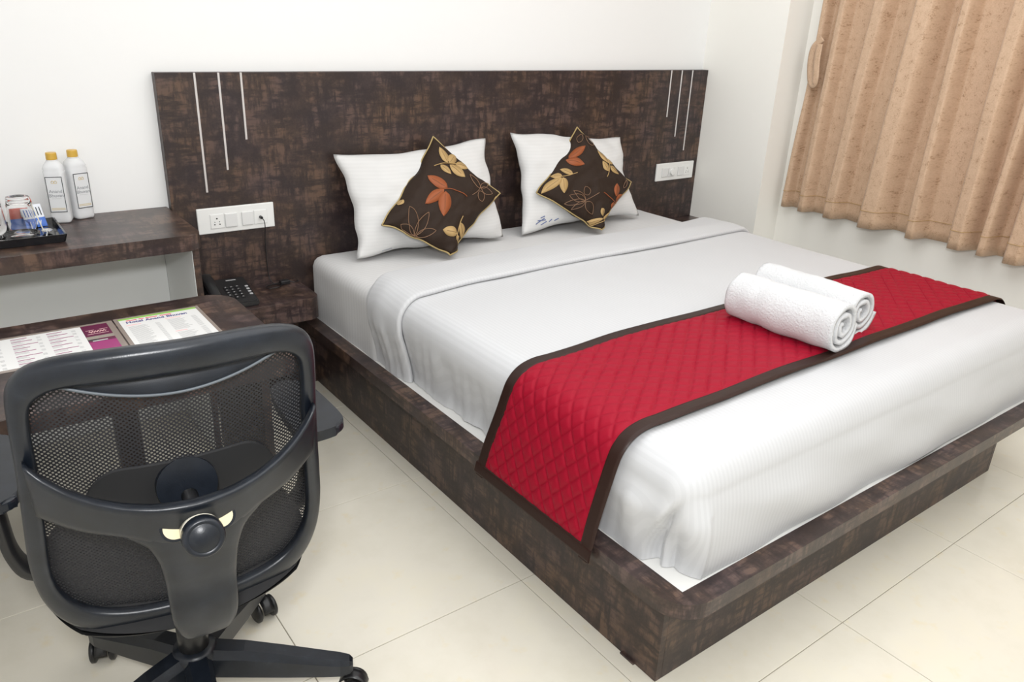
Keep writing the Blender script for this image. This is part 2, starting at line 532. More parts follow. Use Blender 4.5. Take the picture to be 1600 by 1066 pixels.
# outer path
op = [(SX0, HY-.001)] + out[:11] + out[11:22] + [(SX1, HY-.001)]
ix0, ix1, iy0 = SX0+.0529, SX1-.0529, SY0+.0524
ip = [(ix0, HY-.001)] + [(ix0, iy0+.0006*(10-k)) for k in range(11)] + [(ix1, iy0+.0006*k) for k in range(11)] + [(ix1, HY-.001)]
bm = ring_slab(op, ip, SZ-.0401, SZ)
es = [e for e in bm.edges if abs(e.verts[0].co.z-e.verts[1].co.z) < 1e-6 and e.calc_face_angle(0) > 1.0]
bmesh.ops.bevel(bm, geom=es, offset=.0015, segments=2, affect='EDGES')
bmo('rim_slab', bm, 'lam_top', bed)
boxo('platform_board', ix0-.02, ix1+.02, iy0-.02, HY-.002, SZ-.022, SZ-.004, 'ply', bed)
BX0, BX1, BY0 = .0444, 1.7435, -.4611
boxo('side_panel', BX0, BX0+.02, BY0+.0, HY-.002, 0.0005, SZ-.0402, 'lam', bed, .0008, 1)
boxo('side_panel', BX1-.02, BX1, BY0+.0, HY-.002, 0.0005, SZ-.0402, 'lam', bed, .0008, 1)
boxo('foot_panel', BX0+.0201, BX1-.0201, BY0, BY0+.02, 0.0005, SZ-.0402, 'lam', bed, .0008, 1)
boxo('shim', BX0-.006, BX0+.001, -.395, -.350, 0.0005, .006, 'lam', bed)

# ------------------------------------------------------------------ mattress, duvet
def nz(x, y, z, s=1.0): return noise.noise(Vector((x*s, y*s, z*s)))
def drape(X, Y, b, off=0.0):
    "cloth point for flat-cloth coordinates X,Y over a rounded block b=(x0,x1,y0,y1,ztop,r)"
    x0, x1, y0, y1, zt, r = b
    cx = min(max(X, x0+r), x1-r); cy = min(max(Y, y0+r), y1-r)
    dx, dy = X-cx, Y-cy
    mlen = max(abs(dx), abs(dy))
    dl = math.hypot(dx, dy)
    if dl < 1e-9: return Vector((X, Y, zt+off)), Vector((0, 0, 1)), 0.0, 0.0
    ux, uy = dx/dl, dy/dl
    q = r*PI/2
    if mlen < q:
        a = mlen/r
        h, z, n = r*math.sin(a), zt-r*(1-math.cos(a)), Vector((ux*math.sin(a), uy*math.sin(a), math.cos(a)))
        down = 0
    else:
        h, z, n = r, zt-r-(mlen-q), Vector((ux, uy, 0)); down = mlen-q
    p = Vector((cx+ux*h, cy+uy*h, z))
    return p+n*off, n, down, math.atan2(abs(dy), abs(dx)+1e-9)

MB = (.038, 1.835, -.46, 1.4605, .547, .045)
ZB = SZ-.0035
def matt(s, t):
    L = .045*PI/2+(.547-.045-ZB)
    xa, xb = MB[0]+.045-L, MB[1]-.045+L
    ya, yb = MB[2]+.045-L, MB[3]-.045+L
    X = xa+(xb-xa)*s; Y = ya+(yb-ya)*t
    p, n, down, ph = drape(X, Y, MB)
    side = sstep(0, .1, down)
    k = nz(p.x*1.5, p.y*9, p.z*2)*.006*side + nz(p.x*3, p.y*3, p.z*3)*.0025
    if p.y > 1.40: k *= .2
    und = 1-sstep(.86, .93, p.y)
    k -= und*(.012+.040*min(1, abs(n.x)+abs(n.y)))
    p = p+n*k
    p.z = max(p.z, ZB+.0005)
    p.y = min(p.y, HY-.002)
    return p
v, f = grid(matt, 110, 110)
mat_o = pyd('mattress', v, f, 'sheet', None, True)
rebase(mat_o, (.93, .5, ZB))
tag(mat_o, 'thick mattress in a fitted white striped sheet, showing below the pillows', 'mattress')

DB = (.030, 1.850, -.497, 9.0, .585, .075)
def crown(x, y):
    return .012*math.sin(PI*min(1, max(0, (x-.03)/1.82)))*sstep(-.5, -.2, y)
def duv(X, Y, extra=0.0):
    p, n, down, ph = drape(X, Y, DB, extra)
    left = X < .9
    side = sstep(0, .08, down)
    k = .0025*nz(p.x*2.5, p.y*2.5, p.z)+.0015*nz(p.x*9, p.y*6, p.z*6)
    # vertical gathers on the side, stronger at the bottom
    wx, wy = sstep(.55, .98, abs(n.x)), sstep(.55, .98, -n.y)
    if wx > 0:
        k += wx*side*(.010*nz(.3, p.y*13, p.z*2.2)+.006*nz(4.1, p.y*28+p.z*6, p.z*3))
        k += wx* -.034*sstep(0.0, .20, down)*(1-.2*sstep(-.15, -.35, p.y))
    if wy > 0:
        k += wy*side*(.009*nz(p.x*2.2, 2.2, p.z*8+p.x*3)+.004*nz(p.x*6, 7.7, p.z*11))
        k += wy*.018*math.sin(PI*min(1, down/.24))-wy*.004
    k -= .040*2*abs(n.x*n.y)*sstep(.02, .2, down)
    # tucked corner: the side cloth overlaps the foot cloth at a slanting crease
    if left and n.x < -.03:
        yc = -.385-.075*sstep(.32, .54, p.z)
        act = sstep(.0, .07, down)
        k += .019*act*sstep(yc-.006, yc+.004, p.y)*(1-sstep(-.25, -.05, p.y))
        k -= .016*act*math.exp(-((p.y-yc+.013)/.010)**2)
        k += .006*act*sstep(yc-.02, yc-.07, p.y)
    p = p+n*k
    p.z += crown(p.x, p.y)*max(0, n.z)
    # hem waves where the cloth meets the board
    p.z = max(p.z, ZB+.0008+.010*max(0, nz(p.x*7, p.y*7, 3.3)))
    return p
DL = .075*PI/2+(.585-.075-ZB)
YFOLD = .955
def duvf(s, t):
    xa, xb = DB[0]+.075-DL, DB[1]-.075+DL
    ya = DB[2]+.075-DL
    X = xa+(xb-xa)*s
    Y = ya+(YFOLD-ya)*t
    return duv(X, Y)
v, f = grid(duvf, 210, 260)
dv = thing('duvet', 'white striped duvet tucked over the foot of the bed with its top folded back', 'duvet', (.93, .22, ZB))
pyd('cover', v, f, 'duvet', dv, True)
# folded-back band
def band(s, t):
    xa, xb = DB[0]+.075-DL, DB[1]-.075+DL
    X = xa+(xb-xa)*s
    yl = .700+.035*sstep(.03, .35, X)+.012*nz(X*2.2, 1.7, 0)+.03*sstep(1.2, 1.9, X)
    yh = .985+.015*nz(X*2.0, 5.1, 0)+.045*sstep(1.55, 1.85, X)-.035*(1-sstep(0.03, .14, X))
    # profile across the band: lip, flat, roll down
    if t < .12:
        a = t/.12; Y = yl-.004*math.sin(a*PI); o = .002+.016*a
    elif t < .70:
        a = (t-.12)/.58; Y = yl+(yh-.045-yl)*a; o = .018+.010*math.sin(PI*a)*(.7+.5*nz(X*3, a*2, 2))
    else:
        a = (t-.70)/.30*PI*.62; Y = yh-.045+.045*math.sin(a); o = .018-.045*(1-math.cos(a))
    p, n, down, ph = drape(X, min(Y, 5), DB, o)
    if abs(n.x) > .6:
        p += n*sstep(0, .08, down)*(.010*nz(.3, p.y*13, p.z*2.2)+.009*nz(2.1, p.y*34, p.z*3)+.004-.034*sstep(0, .20, down))
    p.z += crown(p.x, p.y)*max(0, n.z)
    p.z = max(p.z, ZB+.001)
    return p
v, f = grid(band, 190, 44)
pyd('folded_band', v, f, 'duvet', dv, True)

# ------------------------------------------------------------------ bed runner
RP = [(-.0335, .262), (-.0300, .285), (-.0255, .310), (-.016, .380), (-.004, .460), (.006, .520), (.018, .556), (.045, .583), (.09, .5955)]
for k in range(1, 30):
    xx = .09+(1.79-.09)*k/30
    RP.append((xx, .588+crown(xx, 0)+.0055))
RP += [(1.79, .5945), (1.835, .580), (1.866, .548), (1.876, .50), (1.880, .42), (1.882, .36)]
# resample path by arc length
def resample(pts, n):
    L = [0]
    for a, b in zip(pts, pts[1:]): L.append(L[-1]+math.hypot(b[0]-a[0], b[1]-a[1]))
    out = []; k = 0
    for i in range(n):
        s = L[-1]*i/(n-1)
        while k < len(L)-2 and L[k+1] < s: k += 1
        u = (s-L[k])/(L[k+1]-L[k])
        out.append((pts[k][0]+(pts[k+1][0]-pts[k][0])*u, pts[k][1]+(pts[k+1][1]-pts[k][1])*u, s))
    return out, L[-1]
NS = 560
path, RL = resample(spline(RP, 900), NS)
nrmp = []
for i in range(NS):
    a = path[max(0, i-1)]; b = path[min(NS-1, i+1)]
    tx, tz = b[0]-a[0], b[1]-a[1]
    l = math.hypot(tx, tz); nrmp.append((-tz/l, tx/l))
def run_edges(s):
    "back and front y of the runner at arc length s"
    hang = 1-sstep(0, .34, s)
    yb = .128+.055*hang+.010*nz(s*2, 0, 9)
    yf = -.318+.030*hang+.010*nz(s*2, 4, 9)
    return yb, yf
BW = .040
def runner_pt(i, q, lift):
    x, z, s = path[i]
    yb, yf = run_edges(s)
    y = yf+(yb-yf)*q
    wob = .0045*nz(s*5, y*5, 1.0)*sstep(0.02, .1, s)
    nx, nzz = nrmp[i]
    p = Vector((x+nx*(lift+wob), y, z+nzz*(lift+wob)))
    return p
rn = thing('bed_runner', 'quilted crimson satin bed runner with dark brown border across the bed foot', 'bed runner', (.9, -.09, .262))
NQ = 120
sB = BW
def quilt(i, j):
    x, z, s = path[i0+i]
    yb, yf = run_edges(s)
    W = yb-yf
    q = (BW*.8+(W-2*BW*.8)*j/(NQ-1))/W
    y = q*W
    # diamond quilting
    a = (s/.062+y/.047); b = (s/.062-y/.047)
    da = abs(a-round(a)); db = abs(b-round(b))
    d = min(da, db)
    ed_ = min(y, W-y)-BW*.8
    ed2 = min(s, RL-s)-BW*.8
    h = .0066*(1-math.exp(-d*11.0))*sstep(-.004, .022, ed_)*sstep(-.004, .022, ed2)
    return runner_pt(i0+i, q, .0025+h)
i0 = next(k for k in range(NS) if path[k][2] > sB*.8); i1 = next(k for k in range(NS) if path[k][2] > RL-sB*.8)
v = []; f = []
nI = i1-i0
for i in range(nI):
    for j in range(NQ): v.append(quilt(i, j))
for i in range(nI-1):
    for j in range(NQ-1):
        a = i*NQ+j; f.append((a, a+1, a+NQ+1, a+NQ))
pyd('quilted_panel', v, f, 'red', rn, True)
def border(fn, n1, n2, name='border_strip'):
    v, f = grid(fn, n1, n2)
    pyd(name, v, f, 'brown_satin', rn, True)
def strip_long(side):
    def fn(s, t):
        i = min(NS-1, int(round(s*(NS-1))))
        yb, yf = run_edges(path[i][2]); W = yb-yf
        d = (BW*t)/W
        h = .0056 if 0 < t < 1 else .001
        return runner_pt(i, d if side == 0 else 1-d, h)
    return fn
border(strip_long(0), 280, 9); border(strip_long(1), 280, 9)
def strip_end(end):
    def fn(s, t):
        sv = BW*t
        if end: sv = RL-sv
        k = min(NS-1, max(0, int(round(sv/RL*(NS-1)))))
        h = .0066 if 0 < t < 1 else .001
        return runner_pt(k, s, h)
    return fn
border(strip_end(0), 60, 9); border(strip_end(1), 60, 9)

# ------------------------------------------------------------------ pillows
def bilin(c, a, b):
    "corners: (-1,-1),(1,-1),(1,1),(-1,1)"
    s, t = (a+1)/2, (b+1)/2
    return c[0]*(1-s)*(1-t)+c[1]*s*(1-t)+c[2]*s*t+c[3]*(1-s)*t
def puff(c, th, pinch, seed, n=46, wr=.006, floor=None):
    c = [Vector(p) for p in c]
    nrm = ((c[1]-c[0]).cross(c[3]-c[0])).normalized()
    def surf(a, b, sgn):
        a2 = a*(1-pinch*(1-b*b)**1.2*abs(a)**3)
        b2 = b*(1-pinch*(1-a*a)**1.2*abs(b)**3)
        p = bilin(c, a2, b2)
        eu, ev = (c[1]-c[0]).normalized(), (c[3]-c[0]).normalized()
        p = p+ev*1.6*wr*noise.noise(Vector((a*2.1+seed*3, b*.8, 7.0)))*abs(b)+eu*1.6*wr*noise.noise(Vector((a*.8, b*2.1+seed*3, 9.0)))*abs(a)
        prof = max(0, (1-abs(a)**2.6))**.55*max(0, (1-abs(b)**2.6))**.55
        wv = wr*noise.noise(Vector((a*2.2+seed, b*2.2, sgn*3.0)))+.5*wr*noise.noise(Vector((a*5+seed, b*5, sgn)))
        return p+nrm*sgn*(th*prof+wv*min(1, prof*2.5))
    return surf, nrm
def pillow_mesh(surf, n):
    def ft(s, t): return surf(2*s-1, 2*t-1, 1)
    def bt(s, t): return surf(2*s-1, 2*t-1, -1)
    v1, f1 = grid(ft, n, n); v2, f2 = grid(bt, n, n)
    o = len(v1)
    return v1+v2, f1+[tuple(o+k for k in q)[::-1] for q in f2]
def weld(o, d=1e-4):
    bm = bmesh.new(); bm.from_mesh(o.data)
    bmesh.ops.remove_doubles(bm, verts=bm.verts[:], dist=d)
    bmesh.ops.recalc_face_normals(bm, faces=bm.faces[:])
    bm.to_mesh(o.data); bm.free()
PILL = [
    ('left', [(.150, 1.262, .563), (.832, 1.262, .566), (.842, 1.436, .950), (.150, 1.432, .922)], 1.3,
     'white striped pillow against the headboard, left one of the pair'),
    ('right', [(.925, 1.262, .562), (1.632, 1.264, .568), (1.628, 1.434, .922), (.982, 1.440, .972)], 6.1,
     'white striped pillow against the headboard, right one of the pair')]
for nm, cs, seed, lab in PILL:
    # back face stays clear of the headboard
    surf, nrm = puff(cs, .075, .085, seed, wr=.011)
    def surf2(a, b, sg, surf=surf):
        p = surf(a, b, sg)
        p.y = min(p.y, HY-.004-.0*a)
        p.z = max(p.z, .553)
        return p
    base = Vector(((cs[0][0]+cs[1][0])/2, 1.30, .552))
    pt = thing('pillow', lab, 'pillow', base, 0, 'white pillows leaning on the headboard')
    v, f = pillow_mesh(surf2, 46)
    po = pyd('pillowcase', v, f, 'pillow', pt, True)
    weld(po)
    if nm == 'right':
        # small blue laundry print near the lower left corner
        for k, (a0, b0, a1, b1) in enumerate(((-.82, -.86, -.70, -.78), (-.80, -.80, -.68, -.82), (-.74, -.90, -.66, -.86), (-.62, -.88, -.58, -.84), (-.54, -.89, -.48, -.86), (-.76, -.76, -.70, -.74))):
            pth = [surf2(a0+(a1-a0)*q/4, b0+(b1-b0)*q/4, 1)+nrm*.0008 for q in range(5)]
            v, f = tube(pth, .0022, 5); pyd('laundry_print', v, f, 'blueprint', po)
    else:
        pth = [surf2(-.70+.11*q/4, -.965, 1)+nrm*.0008 for q in range(5)]
        v, f = tube(pth, .0022, 5); pyd('laundry_print', v, f, 'greyink', po)

# ------------------------------------------------------------------ scatter cushions with leaf motifs
def inv_bilin(px, q):
    "q: pattern-sheet corners in order (-1,-1),(1,-1),(1,1),(-1,1)"
    a = b = 0.0
    for _ in range(25):
        def F(a, b):
            s, t = (a+1)/2, (b+1)/2
            return [q[0][k]*(1-s)*(1-t)+q[1][k]*s*(1-t)+q[2][k]*s*t+q[3][k]*(1-s)*t for k in (0, 1)]
        p = F(a, b); e = 1e-4
        pa, pb = F(a+e, b), F(a, b+e)
        j = [[(pa[0]-p[0])/e, (pb[0]-p[0])/e], [(pa[1]-p[1])/e, (pb[1]-p[1])/e]]
        rx, ry = px[0]-p[0], px[1]-p[1]
        det = j[0][0]*j[1][1]-j[0][1]*j[1][0]
        a += (rx*j[1][1]-ry*j[0][1])/det; b += (j[0][0]*ry-j[1][0]*rx)/det
        a = max(-.985, min(.985, a)); b = max(-.985, min(.985, b))
    return a, b
def leaf_outline(p0, p1, w, n=9):
    dx, dy = p1[0]-p0[0], p1[1]-p0[1]; L = math.hypot(dx, dy); nx, ny = -dy/L, dx/L
    cen = []; lft = []; rgt = []
    for k in range(n):
        t = k/(n-1); hw = w/2*(math.sin(PI*t**.85)**.8)
        bx, by = p0[0]+dx*t, p0[1]+dy*t
        cen.append((bx, by)); lft.append((bx+nx*hw, by+ny*hw)); rgt.append((bx-nx*hw, by-ny*hw))
    return cen, lft, rgt
CUSH = [
 dict(lab='brown leaf-print scatter cushion on the left pillow, gold piped', seed=2.0,
  c=[(.233, 1.221, .698), (.470, 1.125, .566), (.798, 1.257, .751), (.570, 1.405, .973)],
  q=[(190, 790), (745, 1030), (1178, 545), (628, 75)],
  tan=[((705, 315), (650, 180), 75), ((720, 320), (795, 222), 80), ((775, 325), (888, 345), 78), ((718, 335), (838, 442), 85), ((640, 340), (717, 428), 50),
       ((778, 888), (643, 865), 75), ((797, 805), (860, 908), 58), ((775, 950), (815, 895), 60), ((300, 650), (335, 605), 45), ((1120, 670), (1135, 575), 40)],
  rust=[((682, 542), (518, 437), 85), ((655, 552), (495, 668), 85), ((665, 568), (645, 768), 105)],
  tstem=[[(582, 355), (650, 328), (720, 320), (780, 320)], [(815, 758), (792, 830), (782, 900), (760, 930)]],
  rstem=[[(655, 550), (700, 550), (780, 575), (845, 606)]],
  outl=[((440, 890), (370, 685), 75), ((440, 890), (530, 730), 75), ((435, 890), (318, 815), 55), ((450, 890), (592, 868), 60), ((975, 520), (895, 405), 55), ((980, 515), (1075, 465), 45), ((985, 520), (1095, 562), 65), ((965, 545), (1000, 630), 60)],
  ostem=[[(440, 890), (455, 940)], [(975, 520), (940, 555), (897, 588)]]),
 dict(lab='brown leaf-print scatter cushion on the right pillow, gold piped', seed=5.0,
  c=[(1.001, 1.262, .737), (1.262, 1.135, .566), (1.562, 1.262, .732), (1.330, 1.410, .977)],
  q=[(275, 680), (850, 1040), (1148, 560), (622, 50)],
  tan=[((880, 420), (783, 283), 75), ((882, 420), (935, 342), 65), ((890, 440), (983, 500), 65), ((868, 500), (812, 408), 55), ((535, 545), (438, 488), 52), ((445, 555), (365, 530), 60),
       ((440, 568), (312, 695), 85), ((450, 570), (480, 715), 70), ((865, 930), (815, 862), 60), ((705, 965), (825, 945), 45), ((895, 965), (935, 880), 45)],
  rust=[((510, 385), (660, 262), 85), ((490, 405), (645, 455), 85), ((965, 740), (960, 605), 65), ((980, 775), (1042, 705), 60), ((955, 790), (965, 862), 55)],
  tstem=[[(880, 420), (880, 460), (870, 510), (852, 562)], [(440, 560), (500, 556), (580, 530)], [(730, 995), (830, 965), (900, 935)]],
  rstem=[[(820, 710), (880, 745), (940, 778), (1010, 790)]],
  outl=[((670, 775), (530, 730), 60), ((670, 775), (560, 690), 45), ((670, 780), (500, 800), 50), ((670, 785), (565, 850), 45), ((680, 785), (745, 895), 70), ((690, 730), (650, 660), 60), ((600, 225), (650, 130), 50), ((745, 245), (680, 150), 60), ((1040, 640), (1060, 550), 30)],
  ostem=[[(670, 775), (720, 750), (772, 718)]])]
for cd in CUSH:
    surf, nrm = puff(cd['c'], .052, .045, cd['seed'], wr=.010)
    def surf3(a, b, sg, surf=surf, nrm=nrm):
        p = surf(a, b, sg)
        # crushed lower corner
        kx = sstep(.35, 1.0, a)*sstep(.2, -1.0, b)
        p = p+nrm*.018*kx*math.sin(9*a+7*b)+Vector((.010, 0, 0))*kx*math.sin(13*b)
        if p.z < .557: p.z = .557+.002*abs(math.sin(20*a))
        return p
    base = Vector((cd['c'][1][0], 1.14, .555))
    ct = thing('scatter_cushion', cd['lab'], 'cushion', base, 0, 'leaf-print cushions')
    v, f = pillow_mesh(surf3, 48)
    co = pyd('cushion_cover', v, f, 'cush', ct, True); weld(co)
    edge = [surf3(-1+2*k/40, -1, 1) for k in range(40)]+[surf3(1, -1+2*k/40, 1) for k in range(40)]+[surf3(1-2*k/40, 1, 1) for k in range(40)]+[surf3(-1, 1-2*k/40, 1) for k in range(40)]
    v, f = tube(edge, .0032, 6, closed=True); pyd('piping', v, f, 'gold_pipe', ct, True)
    def on(pt, lift=.0024):
        a, b = inv_bilin(pt, cd['q'])
        e = .01
        p = surf3(a, b, 1)
        n = (surf3(a+e, b, 1)-p).cross(surf3(a, b+e, 1)-p)
        return p+(n.normalized() if n.length > 1e-12 else nrm)*lift
    def leaf(p0, p1, wd, mat):
        cen, lft, rgt = leaf_outline(p0, p1, wd)
        v = [on(p) for p in lft]+[on(p) for p in cen]+[on(p) for p in rgt]
        n = len(cen); f = []
        for k in range(n-1):
            f.append((k, k+1, n+k+1, n+k)); f.append((n+k, n+k+1, 2*n+k+1, 2*n+k))
        lo = pyd('leaf_motif', v, f, mat, co, True)
        sm = lo.modifiers.new('thick', 'SOLIDIFY'); sm.thickness = .0006
        v, f = tube([on(p, .0030) for p in cen[1:-2]], .0006, 4); return v, f
    vein_v = []; vein_f = []
    for mat, key in (('tan_leaf', 'tan'), ('rust_leaf', 'rust')):
        for p0, p1, wd in cd[key]:
            vv, ff = leaf(p0, p1, wd, mat)
            pyd('leaf_vein', vv, ff, 'vein', co)
    for key, mat in (('tstem', 'tan_leaf'), ('rstem', 'rust_leaf')):
        for st in cd[key]:
            v, f = tube([on(p, .0022) for p in spline(st, 14)], .0017, 5); pyd('stem_motif', v, f, mat, co)
    for p0, p1, wd in cd['outl']:
        cen, lft, rgt = leaf_outline(p0, p1, wd, 12)
        v, f = tube([on(p, .0022) for p in lft+rgt[::-1]], .0011, 4); pyd('stitched_leaf', v, f, 'stitch', co)
    for st in cd['ostem']:
        v, f = tube([on(p, .0022) for p in spline(st, 10)], .0012, 4); pyd('stitched_leaf', v, f, 'stitch', co)

# ------------------------------------------------------------------ rolled towels
def towel(end_n, end_f, r, seed, label):
    a, b = Vector(end_n), Vector(end_f)
    ax = (b-a); L = ax.length; ax.normalize()
    sd = ax.cross(Vector((0, 0, 1))).normalized(); upv = sd.cross(ax)
    turns = 2.6; n = 150
    def prof(t, v_):
        th = turns*2*PI*t+2.4
        rr = r*(.14+.86*t)
        rr *= 1+.09*noise.noise(Vector((th*.45+seed, v_*2.5, 0)))
        sag = 1-.10*max(0, -math.sin(th))
        return th, rr, sag
    def fn(s, t):
        th, rr, sag = prof(s, t)
        push = (1-s)*.010*(1-2*t)*(1 if t < .5 else 1)
        ripple = .004*noise.noise(Vector((th*1.2, seed+t*2, 1)))*(1 if t in (0., 1.) else 0)
        bulge = 1+.05*math.sin(PI*t)
        # woven dobby band near the far end
        if .66 < t < .76 and s > .70: bulge -= .035
        p = a+ax*(L*t+push*0+ripple)
        bulge += .05*noise.noise(Vector((th*1.3+seed, t*7, 3)))
        return p+sd*rr*bulge*math.cos(th)+upv*rr*bulge*sag*math.sin(th)
    v, f = grid(fn, n, 40)
    base = (a+b)/2-upv*r
    o = pyd('rolled_towel', v, f, 'terry', None, True)
    sm = o.modifiers.new('pile', 'SOLIDIFY'); sm.thickness = .013; sm.offset = -1
    rebase(o, base)
    return tag(o, label, 'towel', 'rolled white towels')
towel((.840, -.306, .680), (.818, .035, .680), .070, 1.0, 'rolled white towel on the runner, the one nearer the chair')
towel((1.005, -.262, .676), (1.000, .075, .676), .066, 4.0, 'rolled white towel on the runner, the one nearer the window')

# ------------------------------------------------------------------ curtain
cur = thing('curtain', 'gold brown brocade curtain hanging in folds over the window', 'curtain', (2.365, .1, .60))
CY1, CY0 = .992, -1.25
RID = [(.015, .02, .6), (.135, .028, .8), (.300, .045, .9), (.505, .065, 1.15), (.690, .030, 1.0), (.900, .050, 1.15), (1.015, .026, 1.0), (1.125, .050, 1.3), (1.29, .03, .9), (1.43, .06, 1.1), (1.60, .035, 1.0), (1.76, .05, 1.1), (1.92, .03, .9), (2.08, .06, 1.1), (2.22, .03, .8)]
def cur_x(d, z):
    "pleats: rounded ridges standing into the room, flat valleys between"
    x = 0.0
    for k, (c, hw, a) in enumerate(RID):
        cc = c+.010*math.sin(k*1.7+z*2.1)
        e = (d-cc)/hw
        if abs(e) < 1.9:
            x -= .088*a*(1-sstep(.40, 1.35, abs(e)))
    return x+.006*math.sin(d*23+1.0)
def cfn(s, t):
    z = .598+t*(2.30-.598)
    # slight narrowing towards the top (pinned header) and gentle wander of the folds
    d = s*(CY1-CY0)
    y = CY1-d-.012*nz(d*3, z*1.2, 0)
    y = y-(.055*sstep(.6, 2.0, z))*(1-s)
    x = 2.408+cur_x(d, z)+.006*nz(d*9, z*3, 4)
    zz = z+(.006*nz(d*6, 0, 2) if t == 0 else 0)
    return Vector((x, y, zz))
NSU, NTU = 460, 44
v, f = grid(cfn, NSU, NTU)
me = bpy.data.meshes.new('cloth'); me.from_pydata([tuple(p) for p in v], [], f)
uv = me.uv_layers.new(name='UVMap')
for lp in me.loops:
    i, j = divmod(lp.vertex_index, NTU)
    uv.data[lp.index].uv = (i/(NSU-1)*3.2, j/(NTU-1)*1.7)
clo = link('cloth', me, 'curtain', cur, True)
sm = clo.modifiers.new('thick', 'SOLIDIFY'); sm.thickness = .003
def hem(s, t):
    p = cfn(s, .012+.030*t if t > 0 else .0)
    return p+Vector((-.004, 0, 0))
# stitched hem line and tie-back loop
v, f = tube([cfn(k/300, .047)+Vector((-.0035, 0, 0)) for k in range(301)], .0012, 4); pyd('hem_stitch', v, f, 'tan_leaf', clo)
lp_ = [(2.352, .905, 1.395), (2.350, .942, 1.350), (2.349, .944, 1.28), (2.346, .925, 1.205), (2.342, .905, 1.192), (2.338, .897, 1.22), (2.336, .905, 1.30), (2.336, .905, 1.37)]
def strap(s, t):
    P = spline(lp_, 60); k = int(round(s*59)); p = Vector(P[k])
    tg = Vector(P[min(59, k+1)])-Vector(P[max(0, k-1)]); tg.normalize()
    sd_ = tg.cross(Vector((1, .1, 0))).normalized()
    return p+sd_*(t-.5)*.030
v, f = grid(strap, 60, 4)
me = bpy.data.meshes.new('tie_back'); me.from_pydata([tuple(p) for p in v], [], f)
uv = me.uv_layers.new(name='UVMap')
for lp in me.loops: uv.data[lp.index].uv = (lp.vertex_index//4*.01, lp.vertex_index % 4*.02)
tb = link('tie_back', me, 'curtain', cur, True)
sm = tb.modifiers.new('thick', 'SOLIDIFY'); sm.thickness = .004
v, f = tube([(2.372, CY1+.03, 2.315), (2.372, CY0-.03, 2.315)], .012, 12); pyd('rod', v, f, 'alu', cur, True)
for yy in (CY1-.08, CY0+.1):
    v, f = tube([(2.372, yy, 2.315), (XW+.0, yy, 2.315)], .007, 8); pyd('rod_bracket', v, f, 'alu', cur, True)

# ------------------------------------------------------------------ switch plates
sp1 = thing('socket_plate', 'long white socket and switch plate left of the pillows with a charger plugged in', 'switch plate', (-.22, HY, .70), 0, 'electrical plates on the headboard')
def wp(name, x0, x1, z0, z1, y0, y1, mat, par, bev=.0012):
    return boxo(name, x0, x1, y0, y1, z0, z1, mat, par, bev, 2)
wp('plate', -.362, -.087, .674, .7655, HY-.009, HY+.0005, 'plate', sp1, .003)
def module(x0, x1, par, z0=.692, z1=.742):
    fr = wp('module_frame', x0-.002, x1+.002, z0-.002, z1+.002, HY-.0098, HY-.0085, 'plate2', par, .0005)
    return wp('module', x0, x1, z0, z1, HY-.0115, HY-.009, 'plate', par, .001)
def pins(xc, zc, par):
    for dx, dz, r in ((0, .011, .0030), (-.008, -.001, .0017), (.008, -.001, .0017), (-.009, -.010, .0025), (.009, -.010, .0025)):
        v, f = tube([(xc+dx, HY-.0118, zc+dz), (xc+dx, HY-.0113, zc+dz)], r, 10)
        pyd('pin_hole', v, f, 'dark', par)
m1 = module(-.318, -.272, sp1); pins(-.296, .716, m1)
wp('rocker_switch', -.268, -.224, .692, .742, HY-.0145, HY-.009, 'plate2', sp1, .0025)
wp('rocker_switch', -.208, -.166, .692, .742, HY-.0145, HY-.009, 'plate2', sp1, .0025)
m2 = module(-.162, -.116, sp1)
sp2 = thing('switch_plate', 'white switch plate right of the pillows near the corner', 'switch plate', (2.075, HY, .70), 0, 'electrical plates on the headboard')
wp('plate', 1.937, 2.217, .6705, .7605, HY-.009, HY+.0005, 'plate', sp2, .003)
for xa in (1.975, 2.025):
    wp('rocker_switch', xa, xa+.046, .690, .738, HY-.0135, HY-.009, 'plate2', sp2, .0025)
wp('rocker_switch', 2.095, 2.138, .690, .738, HY-.0135, HY-.009, 'plate2', sp2, .0025)
m3 = module(2.146, 2.190, sp2, .690, .738); pins(2.168, .714, m3)
v, f = tube([(2.048, HY-.013, .715), (2.048, HY-.0225, .715)], .016, 20); pyd('dimmer_knob', v, f, 'plate', sp2)

# charger cable
ch = thing('charger_cable', 'thin black charger cable hanging from the socket onto the bedside ledge', 'charger', (-.13, 1.41, .459))
v, f = tube([(-.140, HY-.0118, .716), (-.140, HY-.026, .716)], [.0058, .0050], 12); pyd('plug', v, f, 'black', ch)
pth = spline([(-.140, HY-.026, .716), (-.136, HY-.036, .706), (-.131, HY-.026, .68), (-.129, HY-.008, .62), (-.128, HY-.006, .53), (-.126, HY-.012, .48), (-.118, 1.43, .4625), (-.10, 1.405, .4615), (-.115, 1.385, .4615), (-.15, 1.385, .4615), (-.155, 1.41, .4615), (-.12, 1.425, .4625), (-.08, 1.43, .4615)], 90)
v, f = tube(pth, .0016, 6); pyd('cord', v, f, 'black', ch, True)
boxo('adapter', -.098, -.062, 1.405, 1.432, .4585, .474, 'black', ch, .003)
v, f = tube(spline([(-.065, 1.415, .468), (-.045, 1.41, .462), (-.025, 1.42, .4615), (-.028, 1.43, .4615)], 20), .0016, 6); pyd('cord', v, f, 'black', ch, True)

